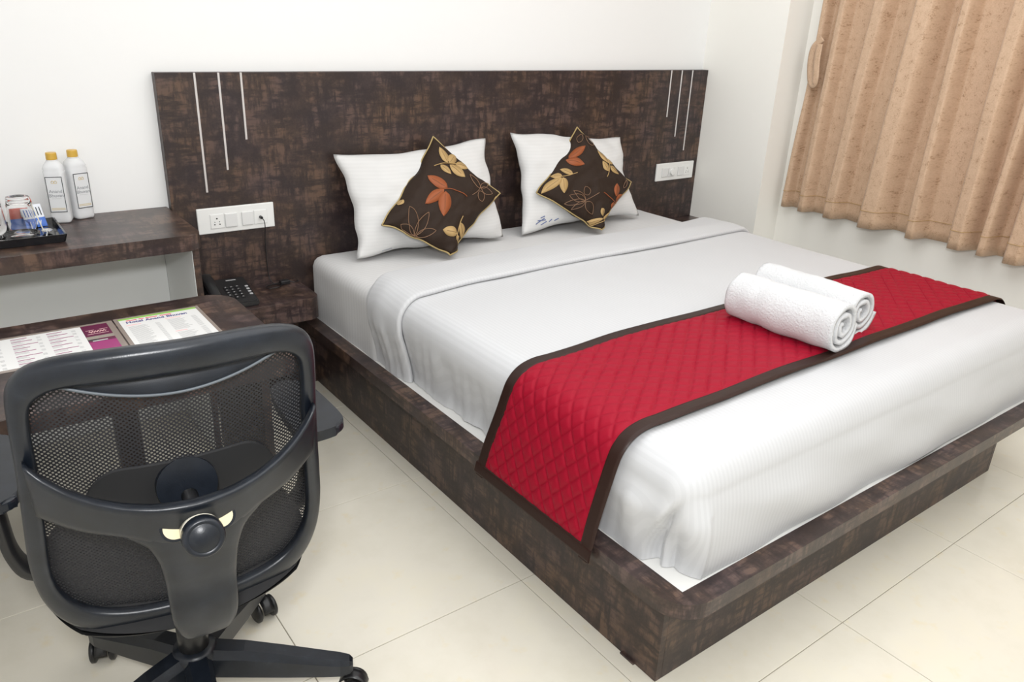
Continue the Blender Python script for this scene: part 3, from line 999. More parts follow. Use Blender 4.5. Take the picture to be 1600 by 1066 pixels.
# ------------------------------------------------------------------ telephone
def loft_box(bm, lo, hi, bev=.004):
    a = [bm.verts.new(p) for p in lo]; b = [bm.verts.new(p) for p in hi]
    bm.faces.new(a[::-1]); bm.faces.new(b)
    for i in range(4): bm.faces.new((a[i], a[(i+1) % 4], b[(i+1) % 4], b[i]))
    bmesh.ops.bevel(bm, geom=bm.edges[:], offset=bev, segments=2, affect='EDGES')
tx, ty = -.315, 1.335
tel = thing('telephone', 'black push-button desk telephone on the left bedside ledge', 'telephone', (tx, ty, .459), -.06)
bm = bmesh.new()
loft_box(bm, [(-.085, -.095, 0), (.080, -.095, 0), (.080, .098, 0), (-.085, .098, 0)], [(-.083, -.093, .022), (.078, -.093, .022), (.078, .096, .052), (-.083, .096, .052)], .005)
bmo('body', bm, 'black', tel, False, True)
def tslope(y): return .022+(.052-.022)*(y+.093)/.189
# handset on the left
hs = [(-.058, -.085, tslope(-.085)+.014), (-.058, -.070, tslope(-.07)+.022), (-.058, -.02, tslope(-.02)+.030), (-.058, .04, tslope(.04)+.031), (-.058, .075, tslope(.075)+.024), (-.058, .092, tslope(.09)+.014)]
P = spline(hs, 24)
v = []; f = []
for k, p in enumerate(P):
    t = k/23; wd = .020+.006*abs(2*t-1)**3; hh = .012+.008*abs(2*t-1)**3
    for q in range(12):
        a = 2*PI*q/12
        v.append((p[0]+wd*math.copysign(abs(math.cos(a))**.6, math.cos(a)), p[1], p[2]+hh*math.copysign(abs(math.sin(a))**.6, math.sin(a))-.006))
for k in range(23):
    for q in range(12): f.append((k*12+q, k*12+(q+1) % 12, (k+1)*12+(q+1) % 12, (k+1)*12+q))
f.append(tuple(range(12))); f.append(tuple(23*12+q for q in range(12))[::-1])
pyd('handset', v, f, 'black', tel, True, True)
for r_ in range(5):
    for c_ in range(3):
        x, y = -.006+c_*.020, -.060+r_*.020
        z = tslope(y)
        bk = boxo('key', x-.0065, x+.0065, y-.006, y+.006, z-.001, z+.0035, 'black', tel, .0015, 2, True)
        boxo('key_print', x-.0024, x+.0024, y-.0024, y+.0024, z+.0034, z+.0039, 'key', bk, 0, 1, True)
boxo('brand_strip', .010, .045, .074, .080, tslope(.077)-.0005, tslope(.077)+.0008, 'key', tel, 0, 1, True)
for r_ in range(4):
    boxo('side_key', .060, .071, -.050+r_*.020, -.040+r_*.020, tslope(-.045+r_*.02)-.001, tslope(-.045+r_*.02)+.003, 'key', tel, .001, 1, True)
# coiled cord
pts = []
for k in range(160):
    t = k/159; a = t*2*PI*18
    pts.append((-.088-.012*math.sin(PI*t)+.005*math.cos(a), -.080+.165*t, .010+.005*math.sin(a)))
v, f = tube(pts, .0013, 5); pyd('coiled_cord', v, f, 'black', tel, True, True)

# ------------------------------------------------------------------ upper ledge and writing desk
SZT = .777
sh = thing('wall_shelf', 'brown laminate console shelf with white inside, holding the tray and water bottles', 'shelf', (-1.09, 1.3, 0))
bm = bmesh.new(); prism(bm, rrect(XL+.002, -.447, 1.085, WY-.004, (0, .045, 0, 0)), SZT-.050, SZT, .002, 2)
bmo('shelf_top', bm, 'lam_top', sh)
boxo('side_panel', -.477, -.457, 1.112, WY-.004, 0.001, SZT-.0502, 'lam', sh, .0008, 1)
boxo('side_liner', -.4785, -.4771, 1.114, WY-.022, 0.004, SZT-.0505, 'white_lam', sh)
boxo('back_panel', XL+.003, -.479, WY-.022, WY-.004, 0.001, SZT-.0505, 'white_lam', sh)

DZ = .620
dk = thing('writing_desk', 'low brown laminate writing desk in front of the chair with two menus', 'desk', (-1.09, .68, 0))
bm = bmesh.new(); prism(bm, rrect(XL+.003, -.425, .405, .972, (0, .05, .085, 0), 10), DZ-.046, DZ, .002, 2)
bmo('desk_top', bm, 'lam_top', dk)
boxo('leg_panel', -.500, -.478, .50, .93, 0.001, DZ-.0462, 'lam', dk, .0008, 1)
boxo('leg_panel', -.800, -.735, .90, .93, 0.001, DZ-.0462, 'lam', dk, .0008, 1)
boxo('modesty_rail', XL+.01, -.5005, .931, .951, DZ-.16, DZ-.0462, 'lam', dk, .0008, 1)

# ------------------------------------------------------------------ menus on the desk
def flatbox(name, x0, x1, y0, y1, z0, z1, mat, par): return boxo(name, x0, x1, y0, y1, z0, z1, mat, par)
zt = DZ+.0004
mr_ = thing('menu_card', 'laminated white menu card with green top edge lying on the desk', 'menu', (-.651, .735, DZ), 0, 'laminated menus on the desk')
flatbox('film', -.762, -.538, .578, .888, zt, zt+.0010, 'film', mr_)
pg = flatbox('page', -.752, -.548, .588, .878, zt+.0010, zt+.0016, 'paper', mr_)
z2 = zt+.0016
flatbox('green_band', -.752, -.548, .866, .878, z2, z2+.0003, 'green', pg)
def TM(x, y, z): return Matrix.Translation((x, y, z))
text_mesh('heading_text', 'Hotel Anand Bhuvan', .0205, 'navyink', pg, TM(-.738, .836, z2+.0003), 'LEFT', .0001, .0005, .92)
for xa, xb in ((-.735, -.708), (-.703, -.690), (-.685, -.655), (-.648, -.618)):
    flatbox('title_stroke', xa, xb, .8545, .8605, z2, z2+.0003, 'redink', pg)
def lines(xa, xb, y0, n, dy, mat, par, h=.0022, jag=.35, name='printed_line'):
    bm = bmesh.new()
    for k in range(n):
        xe = xa+(xb-xa)*(1-jag*random.random())
        box(bm, xa, xe, y0-k*dy, y0-k*dy+h, z2, z2+.0002)
    o = bmo(name, bm, mat, par); o['kind'] = 'stuff'
    return o
flatbox('section_heading', -.742, -.705, .818, .823, z2, z2+.0003, 'pinkink', pg)
flatbox('section_heading', -.642, -.600, .822, .827, z2, z2+.0003, 'pinkink', pg)
flatbox('section_heading', -.642, -.612, .715, .720, z2, z2+.0003, 'pinkink', pg)
lines(-.740, -.690, .806, 30, .0068, 'paleink', pg)
lines(-.672, -.661, .806, 30, .0068, 'paleink', pg, jag=.1)
lines(-.640, -.590, .812, 13, .0068, 'paleink', pg)
lines(-.577, -.563, .812, 13, .0068, 'paleink', pg, jag=.1)
lines(-.640, -.590, .705, 16, .0068, 'paleink', pg)
lines(-.577, -.563, .720, 18, .0068, 'paleink', pg, jag=.1)

ml = thing('menu_folder', 'wide laminated room service menu with plum photo panel beside the white menu card', 'menu', (-.95, .765, DZ), 0, 'laminated menus on the desk')
flatbox('film', -1.20, -.766, .655, .885, zt, zt+.0010, 'film', ml)
pg = flatbox('page', -1.19, -.845, .668, .872, zt+.0010, zt+.0016, 'paper', ml)
pn = flatbox('photo_panel', -.8448, -.781, .668, .872, zt+.0010, zt+.0016, 'plum', ml)
flatbox('photo_band', -.8448, -.781, .766, .786, z2, z2+.0003, 'taupe', pn)
flatbox('photo_band', -.8448, -.781, .668, .745, z2, z2+.0003, 'magenta', pn)
flatbox('photo_band', -.835, -.800, .748, .755, z2, z2+.0003, 'paleink', pn)
flatbox('photo_band', -.8448, -.820, .757, .764, z2, z2+.0003, 'ink', pn)
# illegible curly script in a broken frame
v, f = tube([(-.832+.040*k/60, .818+.0055*math.sin(k*.62)*(1-.4*k/60), z2+.0006) for k in range(61)], .0011, 4); pyd('script_scroll', v, f, 'pinkink', pn)
for xa, xb, ya, yb in ((-.838, -.818, .832, .8335), (-.806, -.786, .832, .8335), (-.838, -.788, .803, .8045)):
    flatbox('script_rule', xa, xb, ya, yb, z2, z2+.0003, 'pinkink', pn)
for cx_ in (-1.180, -1.095, -1.005, -.925):
    ys = [.858, .838, .812, .790, .765, .735, .708, .685]
    for k, yy in enumerate(ys):
        flatbox('section_heading', cx_, cx_+.036+.010*(k % 3), yy, yy+.0034, z2, z2+.0003, 'plumink', pg)
        lines(cx_, cx_+.032, yy-.005, 3, .0045, 'paleink', pg, .0016)
        lines(cx_+.056, cx_+.066, yy-.005, 3, .0045, 'paleink', pg, .0016, .1)

# ------------------------------------------------------------------ tray with glasses, sachets, spoon
TZ = SZT+.0005
tr_ = thing('serving_tray', 'black lacquered serving tray on the console shelf', 'tray', (-1.0, 1.275, SZT))
tx0, tx1, ty0, ty1 = -1.215, -.800, 1.165, 1.395
boxo('tray_base', tx0+.010, tx1-.010, ty0+.010, ty1-.010, TZ, TZ+.006, 'tray', tr_, .001)
def tray_side(name, p0, p1, inw, bev=.001):
    "inclined rim between floor points p0,p1; inw points inwards"
    p0 = Vector((*p0, 0)); p1 = Vector((*p1, 0)); iw = Vector((*inw, 0)); d = (p1-p0).normalized()
    lo = [p0+d*.006, p1-d*.006, p1-d*.006+iw*.006, p0+d*.006+iw*.006]
    hi = [p0-iw*.006-d*.004, p1-iw*.006+d*.004, p1-iw*.001-d*.002, p0-iw*.001+d*.002]
    b_ = bmesh.new()
    loft_box(b_, [(q.x, q.y, TZ) for q in lo], [(q.x, q.y, TZ+.024) for q in hi], .0012)
    bmo(name, b_, 'tray', tr_)
tray_side('tray_rim', (tx0+.006, ty0+.006), (tx1-.006, ty0+.006), (0, 1))
tray_side('tray_rim', (tx1-.006, ty1-.006), (tx0+.006, ty1-.006), (0, -1))
tray_side('tray_rim', (tx1-.006, ty0+.006), (tx1-.006, ty1-.006), (-1, 0))
tray_side('tray_rim', (tx0+.006, ty1-.006), (tx0+.006, ty0+.006), (1, 0))
GZ = TZ+.0065
def tumbler(cx, cy, label):
    prof = [(.0375, GZ), (.0380, GZ+.003), (.0365, GZ+.03), (.0325, GZ+.075), (.0310, GZ+.098), (.0290, GZ+.104), (.024, GZ+.104), (.020, GZ+.101), (.0, GZ+.100)]
    inn = [(.0, GZ+.086), (.022, GZ+.087), (.0275, GZ+.082), (.0305, GZ+.07), (.0345, GZ+.03), (.0358, GZ+.0)]
    v, f = lathe(prof+inn+[(.0375, GZ)], cx, cy, 36)
    o = pyd('glass_tumbler', v, f, 'glass', None, True)
    weld(o)
    rebase(o, (cx, cy, GZ))
    return tag(o, label, 'glass', 'upturned tumblers on the tray')
tumbler(-.893, 1.322, 'clear tumbler standing upside down on the tray beside the sachets')
tumbler(-.968, 1.332, 'clear tumbler standing upside down at the left picture edge')
# shallow glass dish in front
v, f = lathe([(0, GZ+.0006), (.032, GZ+.0006), (.040, GZ+.006), (.044, GZ+.018), (.0455, GZ+.0185), (.0425, GZ+.006), (.034, GZ+.0035), (0, GZ+.003)], -.905, 1.232, 36)
o = pyd('glass_dish', v, f, 'glass', None, True); weld(o); rebase(o, (-.905, 1.232, GZ)); tag(o, 'shallow clear glass dish at the front of the black tray', 'dish')
def sachet(name, cx, cy, w_, h_, lean, rz, mats, label):
    t = thing(name, label, 'sachet', (cx, cy, GZ), rz, 'drink sachets on the tray')
    def fn(s, q, sg):
        x = (s-.5)*w_; z = q*h_
        th = .0035*math.sin(PI*s)**.5*math.sin(PI*min(1, max(0, q)))**.5
        return Vector((x, z*math.sin(lean)+sg*th*math.cos(lean), z*math.cos(lean)+.001))
    for nm, q0, q1, mat in mats:
        v1, f1 = grid(lambda s, q: fn(s, q0+(q1-q0)*q, -1), 10, 8); v2, f2 = grid(lambda s, q: fn(s, q0+(q1-q0)*q, 1), 10, 8)
        o_ = len(v1)
        pyd(nm, v1+v2, f1[::-1]+[tuple(o_+k for k in q) for q in f2], mat, t, True, True)
    return t, fn
t, fn = sachet('drink_sachet', -.853, 1.352, .058, .070, .45, .25, [('lower_print', 0, .42, 'blue'), ('upper_print', .42, 1, 'sachet_white')], 'blue and white drink sachet leaning behind the right tumbler')
for k in range(6):
    s = .12+k*.15
    v, f = tube([fn(s, .52+q*.07, -1)+Vector((0, -.0006, 0)) for q in range(6)], .0014, 4); pyd('stripe_print', v, f, 'ink' if k > 3 else 'blue', t, False, True)
for k in range(4):
    v, f = tube([fn(.2+k*.16, .13, -1)+Vector((0, -.0006, 0)), fn(.27+k*.16, .30, -1)+Vector((0, -.0006, 0))], .0016, 4); pyd('letter_print', v, f, 'sachet_white', t, False, True)
t, fn = sachet('drink_sachet', -.893, 1.374, .058, .070, .12, .05, [('lower_print', 0, .40, 'blue'), ('upper_print', .40, 1, 'sachet_red')], 'blue and red drink sachet standing behind the tumbler')
for k in range(3):
    v, f = tube([fn(.62+k*.12, .45+q*.08, -1)+Vector((0, -.0006, 0)) for q in range(6)], .0022, 4); pyd('stripe_print', v, f, 'sachet_white', t, False, True)
# stirrer with red tip, leaning on the sachet
st = thing('stirrer', 'clear drink stirrer with a red tip leaning on the sachets', 'stirrer', (-.845, 1.29, GZ))
v, f = tube([(-.845, 1.285, GZ+.002), (-.861, 1.338, GZ+.082)], .0018, 6); pyd('stick', v, f, 'clear', st, True)
v, f = tube([(-.861, 1.338, GZ+.080), (-.8635, 1.345, GZ+.094)], [.0045, .0045], 8); pyd('red_tip', v, f, 'sachet_red', st, True)
# teaspoon
spn = thing('teaspoon', 'small metal teaspoon lying on the tray to the right of the glasses', 'spoon', (-.83, 1.265, GZ))
v, f = grid(lambda s, q: Vector((-.838+.016*(2*s-1)*math.sqrt(max(0, 1-(2*q-1)**2))*.9, 1.255+.042*q, GZ+.009-.007*math.sin(PI*s)*math.sin(PI*q))), 10, 14)
b_ = pyd('bowl', v, f, 'chrome', spn, True); sm = b_.modifiers.new('thick', 'SOLIDIFY'); sm.thickness = .0012
v, f = tube(spline([(-.838, 1.257, GZ+.009), (-.842, 1.235, GZ+.011), (-.850, 1.195, GZ+.008)], 12), [.002]*6+[.0028]*6, 6); pyd('handle', v, f, 'chrome', spn, True)

# ------------------------------------------------------------------ water bottles
def bottle(cx, cy, rz, label):
    t = thing('water_bottle', label, 'bottle', (cx, cy, TZ), rz, 'small water bottles on the console shelf')
    H = .214
    def sq(r, z, e, n=40):
        out = []
        for k in range(n):
            a = 2*PI*k/n
            ca, sa = math.cos(a), math.sin(a)
            d = (abs(ca)**e+abs(sa)**e)**(-1/e)
            out.append((r*d*ca, r*d*sa, z))
        return out
    prof = [(.020, 0, 5), (.0265, .002, 5), (.0285, .008, 5), (.0280, .020, 5), (.0285, .026, 5), (.0285, .150, 5), (.0290, .158, 4.5), (.0275, .162, 4), (.0285, .167, 4), (.0255, .178, 3), (.0175, .188, 2), (.0128, .192, 2), (.0128, .197, 2)]
    v = []; f = []
    for r, z, e in prof: v += sq(r, z, e)
    n = 40
    for i in range(len(prof)-1):
        for k in range(n): f.append((i*n+k, i*n+(k+1) % n, (i+1)*n+(k+1) % n, (i+1)*n+k))
    f.append(tuple(range(n))[::-1]); f.append(tuple((len(prof)-1)*n+k for k in range(n)))
    pyd('bottle_body', v, f, 'pet', t, True, True)
    v, f = lathe([(0, .193), (.0150, .193), (.0155, .195), (.0152, .211), (.0140, H), (0, H)], 0, 0, 28)
    pyd('cap', v, f, 'cap', t, False, True)
    v, f = lathe([(.0145, .189), (.0160, .190), (.0160, .192), (.0145, .193)], 0, 0, 28); pyd('neck_ring', v, f, 'pet', t, True, True)
    yf = -.0292
    lb = boxo('label', -.0225, .0225, yf-.0004, yf+.0002, .036, .145, 'label', t, 0, 1, True)
    for a in ((-.0230, .0230, .1430, .145), (-.0230, .0230, .036, .0380), (-.0230, -.0212, .036, .145), (.0212, .0230, .036, .145)):
        boxo('label_border', a[0], a[1], yf-.0009, yf-.0003, a[2], a[3], 'ink', lb, 0, 1, True)
    boxo('label_line', -.013, .013, yf-.0008, yf-.0003, .0775, .0788, 'label_grey', lb, 0, 1, True)
    for zz in (.043, .047):
        boxo('label_line', -.019, .019, yf-.0008, yf-.0003, zz, zz+.0018, 'goldink', lb, 0, 1, True)
    RX = Matrix.Rotation(PI/2, 4, 'X')
    for txt, sz, zz, mt in (('Anand', .0140, .096, 'greyink'), ('Bhuvan', .0140, .083, 'greyink')):
        me_o = text_mesh('label_text', txt, sz, mt, None, Matrix.Translation((0, yf-.0007, zz)) @ RX, 'CENTER', .0001, .0002 if sz > .01 else 0)
        me_o.parent = lb
    # small gilt emblem: two arcs
    for dx in (-.004, .004):
        v, f = tube([(dx+.0035*math.cos(a*PI/8), yf-.0007, .127+.006*math.sin(a*PI/8)) for a in range(9)], .0009, 4); pyd('emblem', v, f, 'goldink', lb, False, True)
    boxo('emblem', -.008, .008, yf-.0008, yf-.0003, .1245, .1262, 'goldink', lb, 0, 1, True)
    return t
bottle(-.775, 1.428, -.30, 'clear water bottle with gold cap nearer the tray, label facing front')
bottle(-.713, 1.458, .30, 'clear water bottle with gold cap nearer the headboard, label turned right')

# ------------------------------------------------------------------ office chair (local: u right, v forward, w up)
chr_ = thing('office_chair', 'worn black mesh-back swivel office chair on castors, seen from behind', 'chair', (-.840, .012, 0), math.radians(-6))
def VB(u, w_): return -.25-.3*(w_-.7)+1.0*u*u
OUT = [(0, 1.021), (.06, 1.021), (.115, 1.018), (.150, 1.012), (.176, 1.001), (.193, .984), (.203, .960), (.208, .915), (.213, .84), (.219, .765), (.226, .69), (.231, .63), (.231, .580), (.225, .535), (.210, .494), (.184, .463), (.145, .446), (.09, .438), (0, .436)]
INN = [(0, .975), (.055, .975), (.105, .975), (.135, .973), (.156, .966), (.171, .953), (.179, .935), (.184, .895), (.187, .83), (.192, .76), (.198, .69), (.203, .63), (.203, .590), (.197, .557), (.182, .527), (.156, .504), (.118, .491), (.07, .486), (0, .485)]
NO = 61
So, Si = spline(OUT, NO), spline(INN, NO)
ringo = So+[(-a, b) for a, b in So[-2:0:-1]]
ringi = Si+[(-a, b) for a, b in Si[-2:0:-1]]
v = []; f = []; SEG = 12
NR = len(ringo)
for (uo, wo), (ui, wi) in zip(ringo, ringi):
    cu_, cw = (uo+ui)/2, (wo+wi)/2
    hu, hw = (uo-ui)/2, (wo-wi)/2
    top = sstep(.90, 1.0, cw)
    dep = .014+.003*top
    for k in range(SEG):
        a = 2*PI*k/SEG
        ca, sa = math.cos(a), math.sin(a)
        ca = math.copysign(abs(ca)**.65, ca); sa = math.copysign(abs(sa)**.65, sa)
        u_, w_ = cu_*.978+hu*ca, cw+hw*ca-.004*top
        # the top rim rolls forward: outer edge leans to the front
        v.append((u_, VB(u_, w_)+dep*sa+top*.004*ca, w_))
for i in range(NR):
    for k in range(SEG):
        j = (i+1) % NR
        f.append((i*SEG+k, i*SEG+(k+1) % SEG, j*SEG+(k+1) % SEG, j*SEG+k))
pyd('back_frame', v, f, 'chair', chr_, True, True)
# mesh panel
rows = 40; cols = 40
def inner_half(w_):
    best = 0
    for (a, b), (c_, d) in zip(Si, Si[1:]):
        if min(b, d)-1e-9 <= w_ <= max(b, d)+1e-9 and abs(b-d) > 1e-9:
            t_ = (w_-b)/(d-b); best = max(best, a+(c_-a)*t_)
    return best
v = []; f = []; uvs = []
for i in range(rows):
    w_ = .484+(.976-.484)*i/(rows-1)
    h = max(inner_half(min(.9749, max(.4851, w_))), .05)+.004
    for j in range(cols):
        u_ = h*(2*j/(cols-1)-1)
        v.append((u_, VB(u_, w_)+.010-.012*math.cos(PI*w_/.6)*0, w_)); uvs.append((u_/.0074, w_/.0074))
for i in range(rows-1):
    for j in range(cols-1):
        a = i*cols+j; f.append((a, a+1, a+cols+1, a+cols))
me = bpy.data.meshes.new('mesh_panel'); me.from_pydata(v, [], f)
uv = me.uv_layers.new(name='UVMap')
for lp in me.loops: uv.data[lp.index].uv = uvs[lp.vertex_index]
link('mesh_panel', me, 'mesh', chr_, True, True)
# crescent insert under the top rim
v = []; f = []
n = 40
for i in range(n):
    s = 2*i/(n-1)-1
    u_ = .147*s
    wl = .938+.037*abs(s)**1.9
    for (w_, d) in ((.985, .000), (wl+.006, -.001), (wl+.001, -.006), (wl-.002, -.004), (wl-.002, .004), (.985, .006)):
        w2 = max(w_, wl-.002)
        v.append((u_, VB(u_, w2)+d, w2))
for i in range(n-1):
    for k in range(6): f.append((i*6+k, i*6+(k+1) % 6, (i+1)*6+(k+1) % 6, (i+1)*6+k))
f.append(tuple(range(6))); f.append(tuple((n-1)*6+k for k in range(6))[::-1])
pyd('head_insert', v, f, 'chair', chr_, True, True)
lipp = [(.147*(2*k/40-1), 0, .938+.037*abs(2*k/40-1)**1.9-.001) for k in range(41)]
v, f = tube([(a, VB(a, c_)-.006, c_) for a, b, c_ in lipp], .0024, 6); pyd('insert_lip', v, f, 'lip', chr_, True, True)  # thin ridge; its pale colour paints the light catching the edge
# spine: curved yoke and central stem in one moulding
def VS(u, w_): return -.335-.3*(w_-.7)+2.65*u*u
WT = [(0, .785), (.05, .787), (.09, .793), (.125, .803), (.155, .816), (.18, .834), (.197, .855)]
WBt = [(0, .700), (.06, .712), (.085, .727), (.11, .732), (.14, .735), (.165, .741), (.197, .752)]
bm = bmesh.new()
def add_grid(bm, v, f):
    vs_ = [bm.verts.new(p) for p in v]
    for q in f:
        try: bm.faces.new([vs_[k] for k in q])
        except ValueError: pass
NSY = 61; SG = 16
v = []; f = []
for i in range(NSY):
    s = 2*i/(NSY-1)-1; u_ = .197*s
    wt, wb = lerp1(WT, abs(u_)), lerp1(WBt, abs(u_))
    cw, hh = (wt+wb)/2, (wt-wb)/2
    for k in range(SG):
        a = 2*PI*k/SG; ca, sa = math.cos(a), math.sin(a)
        ca = math.copysign(abs(ca)**.35, ca); sa = math.copysign(abs(sa)**.5, sa)
        w_ = cw+hh*sa
        v.append((u_, VS(u_, w_)-.012*ca-.004*max(0, sa), w_))
for i in range(NSY-1):
    for k in range(SG): f.append((i*SG+k, i*SG+(k+1) % SG, (i+1)*SG+(k+1) % SG, (i+1)*SG+k))
f.append(tuple(range(SG))); f.append(tuple((NSY-1)*SG+k for k in range(SG))[::-1])
add_grid(bm, v, f)
# stem rows: (w, half width, centre v offset, half depth)
ST = [(.760, .135, 0, .0105), (.738, .112, 0, .0112), (.722, .088, 0, .0115), (.705, .070, 0, .0118), (.685, .062, 0, .012), (.66, .056, 0, .012), (.62, .0525, .000, .013), (.58, .051, .002, .014), (.562, .0505, .003, .015), (.535, .0495, .008, .016), (.508, .045, .016, .016), (.488, .036, .024, .015)]
v = []; f = []
STs = spline(ST, 34)
for w_, hw, dv, dp in STs:
    for k in range(SG):
        a = 2*PI*k/SG; ca, sa = math.cos(a), math.sin(a)
        ca = math.copysign(abs(ca)**.4, ca); sa = math.copysign(abs(sa)**.4, sa)
        u_ = hw*ca
        v.append((u_, VS(u_, max(w_, .60))+(.03*(.60-w_)/.1 if w_ < .60 else 0)*0+dv+dp*sa, w_))
for i in range(len(STs)-1):
    for k in range(SG): f.append((i*SG+k, i*SG+(k+1) % SG, (i+1)*SG+(k+1) % SG, (i+1)*SG+k))
f.append(tuple(range(SG))); f.append(tuple((len(STs)-1)*SG+k for k in range(SG))[::-1])
add_grid(bm, v, f)
bmo('spine', bm, 'chair', chr_, True, True)
# J-bar from the stem under the seat
v, f = tube(spline([(0, -.262, .505), (0, -.225, .460), (0, -.15, .415), (0, -.02, .400)], 14), .024, 10); pyd('tilt_arm', v, f, 'black', chr_, True, True)
# adjustment knob, cream backing and clear collar
kv, kw = VS(0, .732)-.0125, .732
kn = Vector((0, -1, .30)).normalized()
ku = Vector((1, 0, 0)); kt = ku.cross(kn)*-1
if kt.z < 0: kt = -kt
KC = Vector((0, kv, kw))
def stadium(h, r, n=14):
    return [(h+r*math.cos(a), r*math.sin(a)) for a in [(-PI/2+PI*k/n) for k in range(n+1)]]+[(-h+r*math.cos(a), r*math.sin(a)) for a in [(PI/2+PI*k/n) for k in range(n+1)]]
def kplate(name, h, r, d0, d1, mat, up_=.0):
    o_ = stadium(h, r); n_ = len(o_)
    v = [KC+ku*x+kt*(y+up_)+kn*d0 for x, y in o_]+[KC+ku*x+kt*(y+up_)+kn*d1 for x, y in o_]
    f = [tuple(range(n_))[::-1], tuple(n_+k for k in range(n_))]+[(k, (k+1) % n_, n_+(k+1) % n_, n_+k) for k in range(n_)]
    return pyd(name, v, f, mat, chr_, False, True)
kplate('knob_surround', .031, .0205, -.004, .0015, 'chair', .011)
kplate('knob_backing', .031, .0165, -.002, .0024, 'cream', .011)
v, f = tube([KC+kn*.0024, KC+kn*.030], .0275, 28); pyd('knob_collar', v, f, 'clear', chr_, True, True)
pr = [(.0, .0485), (.019, .0485), (.0200, .0470), (.0210, .0470), (.0225, .0485), (.0265, .0475), (.0285, .044), (.029, .029), (.028, .0275), (.0, .0275)]
v = []; f = []
for r_, d in pr:
    for k in range(32):
        a = 2*PI*k/32
        v.append(KC+ku*r_*math.cos(a)+kt*r_*math.sin(a)+kn*d)
for i in range(len(pr)-1):
    for k in range(32): f.append((i*32+k, i*32+(k+1) % 32, (i+1)*32+(k+1) % 32, (i+1)*32+k))
pyd('knob', v, f, 'chair', chr_, True, True)
# lumbar pad between mesh and yoke
LT = [(-.135, .775), (-.11, .806), (-.075, .823), (-.03, .828), (0, .829), (.03, .833), (.06, .846), (.09, .853), (.12, .840), (.135, .81)]
LT = [(-.138, .752), (-.122, .783), (-.095, .803), (-.05, .804), (0, .803), (.05, .804), (.095, .803), (.122, .783), (.138, .752)]
v = []; f = []
P = spline(LT, 50)
for u_, wt in P:
    wb = .700
    vv = -.262+.9*u_*u_
    for k, (w_, d) in enumerate(((wt, 0), (wt-.003, -.003), (wb, -.002), (wb, .006), (wt-.003, .004))):
        v.append((u_, vv-.15*(w_-.75)+d, w_))
for i in range(len(P)-1):
    for k in range(5): f.append((i*5+k, i*5+(k+1) % 5, (i+1)*5+(k+1) % 5, (i+1)*5+k))
f.append(tuple(range(5))); f.append(tuple((len(P)-1)*5+k for k in range(5))[::-1])
pyd('lumbar_pad', v, f, 'seat', chr_, False, True)
v, f = tube([(0, -.272, .760), (0, -.284, .763)], [.044, .043], 32); pyd('lumbar_disc', v, f, 'chair', chr_, False, True)
v, f = tube([(0, -.29, .75), (0, -.345, .742)], .012, 14); pyd('lumbar_rod', v, f, 'black', chr_, True, True)
# seat: rounded cushion
def seat_fn(s, t, sg):
    a = 2*s-1; b = 2*t-1
    u_ = .236*a*math.sqrt(1-.42*b*b); v_ = .035+.248*b*math.sqrt(1-.42*a*a)
    prof = max(0, (1-abs(a)**5))**.5*max(0, (1-abs(b)**5))**.5
    top = .448+.026*prof+.010*a*a
    bot = .448-.026*prof
    return Vector((u_, v_, top if sg > 0 else bot))
v1, f1 = grid(lambda s, t: seat_fn(s, t, 1), 30, 30); v2, f2 = grid(lambda s, t: seat_fn(s, t, -1), 30, 30)
so = pyd('seat', v1+v2, f1+[tuple(len(v1)+k for k in q)[::-1] for q in f2], 'seat', chr_, True, True); weld(so)
boxo('seat_plate', -.08, .08, -.08, .14, .375, .424, 'black', chr_, .006, 2, True)
# arms
for sgn in (-1, 1):
    pth = [(sgn*.12, .105, .412), (sgn*.19, .105, .412), (sgn*.252, .105, .425), (sgn*.275, .105, .47), (sgn*.280, .100, .54), (sgn*.280, .092, .60), (sgn*.280, .088, .640)]
    P = spline(pth, 30)
    v = []; f = []
    for k, p in enumerate(P):
        a = P[max(0, k-1)]; b = P[min(29, k+1)]
        tg = Vector((b[0]-a[0], b[1]-a[1], b[2]-a[2])).normalized()
        sdv = Vector((0, 1, 0)); ov = tg.cross(sdv).normalized()
        for q in range(10):
            an = 2*PI*q/10
            v.append(Vector(p)+sdv*.028*math.copysign(abs(math.cos(an))**.6, math.cos(an))+ov*.012*math.copysign(abs(math.sin(an))**.6, math.sin(an)))
    for k in range(29):
        for q in range(10): f.append((k*10+q, k*10+(q+1) % 10, (k+1)*10+(q+1) % 10, (k+1)*10+q))
    f.append(tuple(range(10))); f.append(tuple(29*10+q for q in range(10))[::-1])
    pyd('arm_bracket', v, f, 'black', chr_, True, True)
    # pad: rounded triangle-ish outline, wider outwards at the rear
    o_ = [(.248, -.045), (.262, -.060), (.305, -.058), (.338, -.045), (.350, -.015), (.346, .06), (.335, .15), (.318, .19), (.285, .20), (.256, .185), (.246, .12), (.245, .03)]
    o_ = o_+[o_[0]]
    o_ = [(sgn*(a-.012), b+.034) for a, b in spline(o_, 49)[:-1]]
    if sgn < 0: o_ = o_[::-1]
    bm = bmesh.new(); prism(bm, o_, .634, .656, .007, 3)
    bmo('arm_pad', bm, 'chair', chr_, False, True)
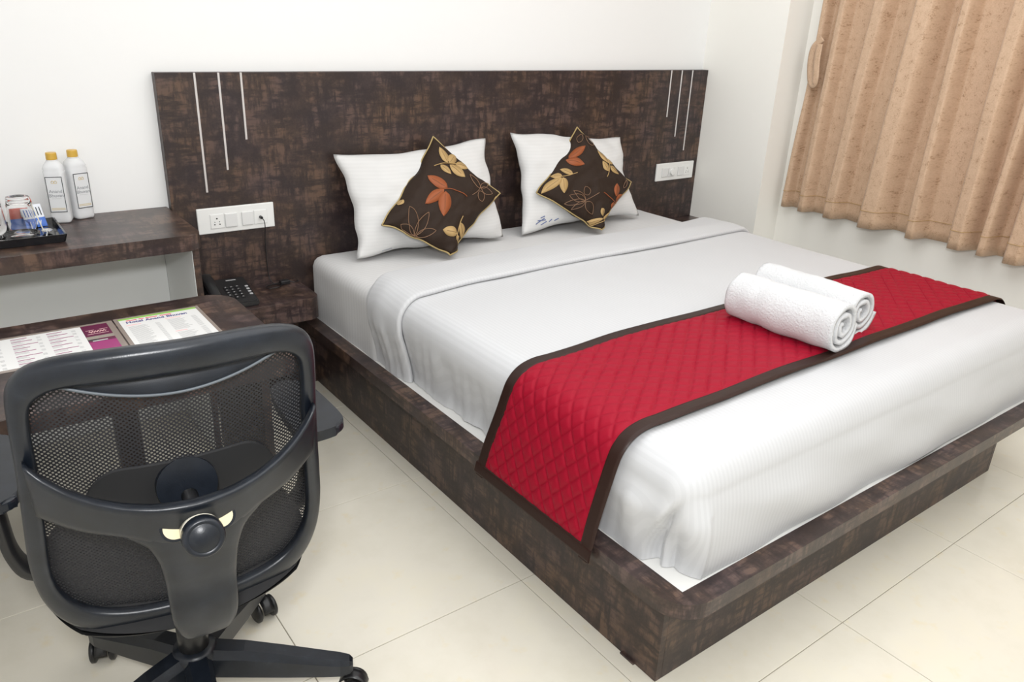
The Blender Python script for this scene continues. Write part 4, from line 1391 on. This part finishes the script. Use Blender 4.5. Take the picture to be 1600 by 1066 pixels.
# column, hub, legs, castors
v, f = tube([(0, .03, .16), (0, .03, .27)], .030, 20); pyd('column_sleeve', v, f, 'black', chr_, True, True)
v, f = tube([(0, .03, .27), (0, .03, .378)], .016, 16); pyd('gas_column', v, f, 'black', chr_, True, True)
v, f = lathe([(.0, .110), (.042, .110), (.046, .118), (.046, .178), (.040, .190), (.0, .191)], 0, .03, 28); pyd('hub', v, f, 'chair', chr_, True, True)
R5 = .305
for k in range(5):
    a = math.radians(47+6+72*k)
    d = Vector((math.cos(a), math.sin(a), 0)); n_ = Vector((-d.y, d.x, 0))
    v = []; f = []
    secs = [(.030, .028, .122, .186), (.10, .026, .108, .172), (.18, .024, .092, .148), (.26, .022, .078, .122), (.295, .021, .073, .111), (.315, .017, .074, .104), (.322, .010, .076, .098)]
    B0 = Vector((0, .03, 0))
    for (r_, hw, z0, z1) in secs:
        top = hw*.62
        for (o_, z) in ((-hw, z0), (hw, z0), (hw*.98, z0+(z1-z0)*.72), (top, z1), (-top, z1), (-hw*.98, z0+(z1-z0)*.72)):
            v.append(B0+d*r_+n_*o_+Vector((0, 0, z)))
    for i in range(len(secs)-1):
        for q in range(6): f.append((i*6+q, i*6+(q+1) % 6, (i+1)*6+(q+1) % 6, (i+1)*6+q))
    f.append(tuple(range(6))[::-1]); f.append(tuple((len(secs)-1)*6+q for q in range(6)))
    pyd('base_leg', v, f, 'chair', chr_, False, True)
    # castor: stem, hood, two wheels
    ca_ = a+[.9, 2.3, .4, 1.2, 2.9][k]
    cd_ = Vector((math.cos(ca_), math.sin(ca_), 0)); cn = Vector((-cd_.y, cd_.x, 0))
    top_ = B0+d*R5
    cen = top_-cd_*.016+Vector((0, 0, .0285))
    cs = pyd('castor', *tube([top_+Vector((0, 0, .045)), top_+Vector((0, 0, .075))], .007, 10), 'black', chr_, True, True)
    hv, hf = grid(lambda s, t: cen+cn*(.013*(2*t-1))+cd_*(.030*math.cos(PI*s*.9+.15))+Vector((0, 0, .030*math.sin(PI*s*.9+.15))), 14, 4)
    ho = pyd('hood', hv, hf, 'black', cs, True, True); sm = ho.modifiers.new('thick', 'SOLIDIFY'); sm.thickness = .003
    for sg in (-1, 1):
        pr = [(.004, .0105), (.018, .012), (.025, .014), (.0278, .017), (.0278, .024), (.024, .0265), (.0, .0265)]
        wv = []; wf = []
        for r_, o_ in [(0, .0105)]+pr:
            for q in range(22):
                an = 2*PI*q/22
                wv.append(cen+cn*sg*o_+cd_*r_*math.cos(an)+Vector((0, 0, r_*math.sin(an))))
        for i in range(len(pr)):
            for q in range(22): wf.append((i*22+q, i*22+(q+1) % 22, (i+1)*22+(q+1) % 22, (i+1)*22+q))
        pyd('wheel', wv, wf, 'black', cs, True, True)
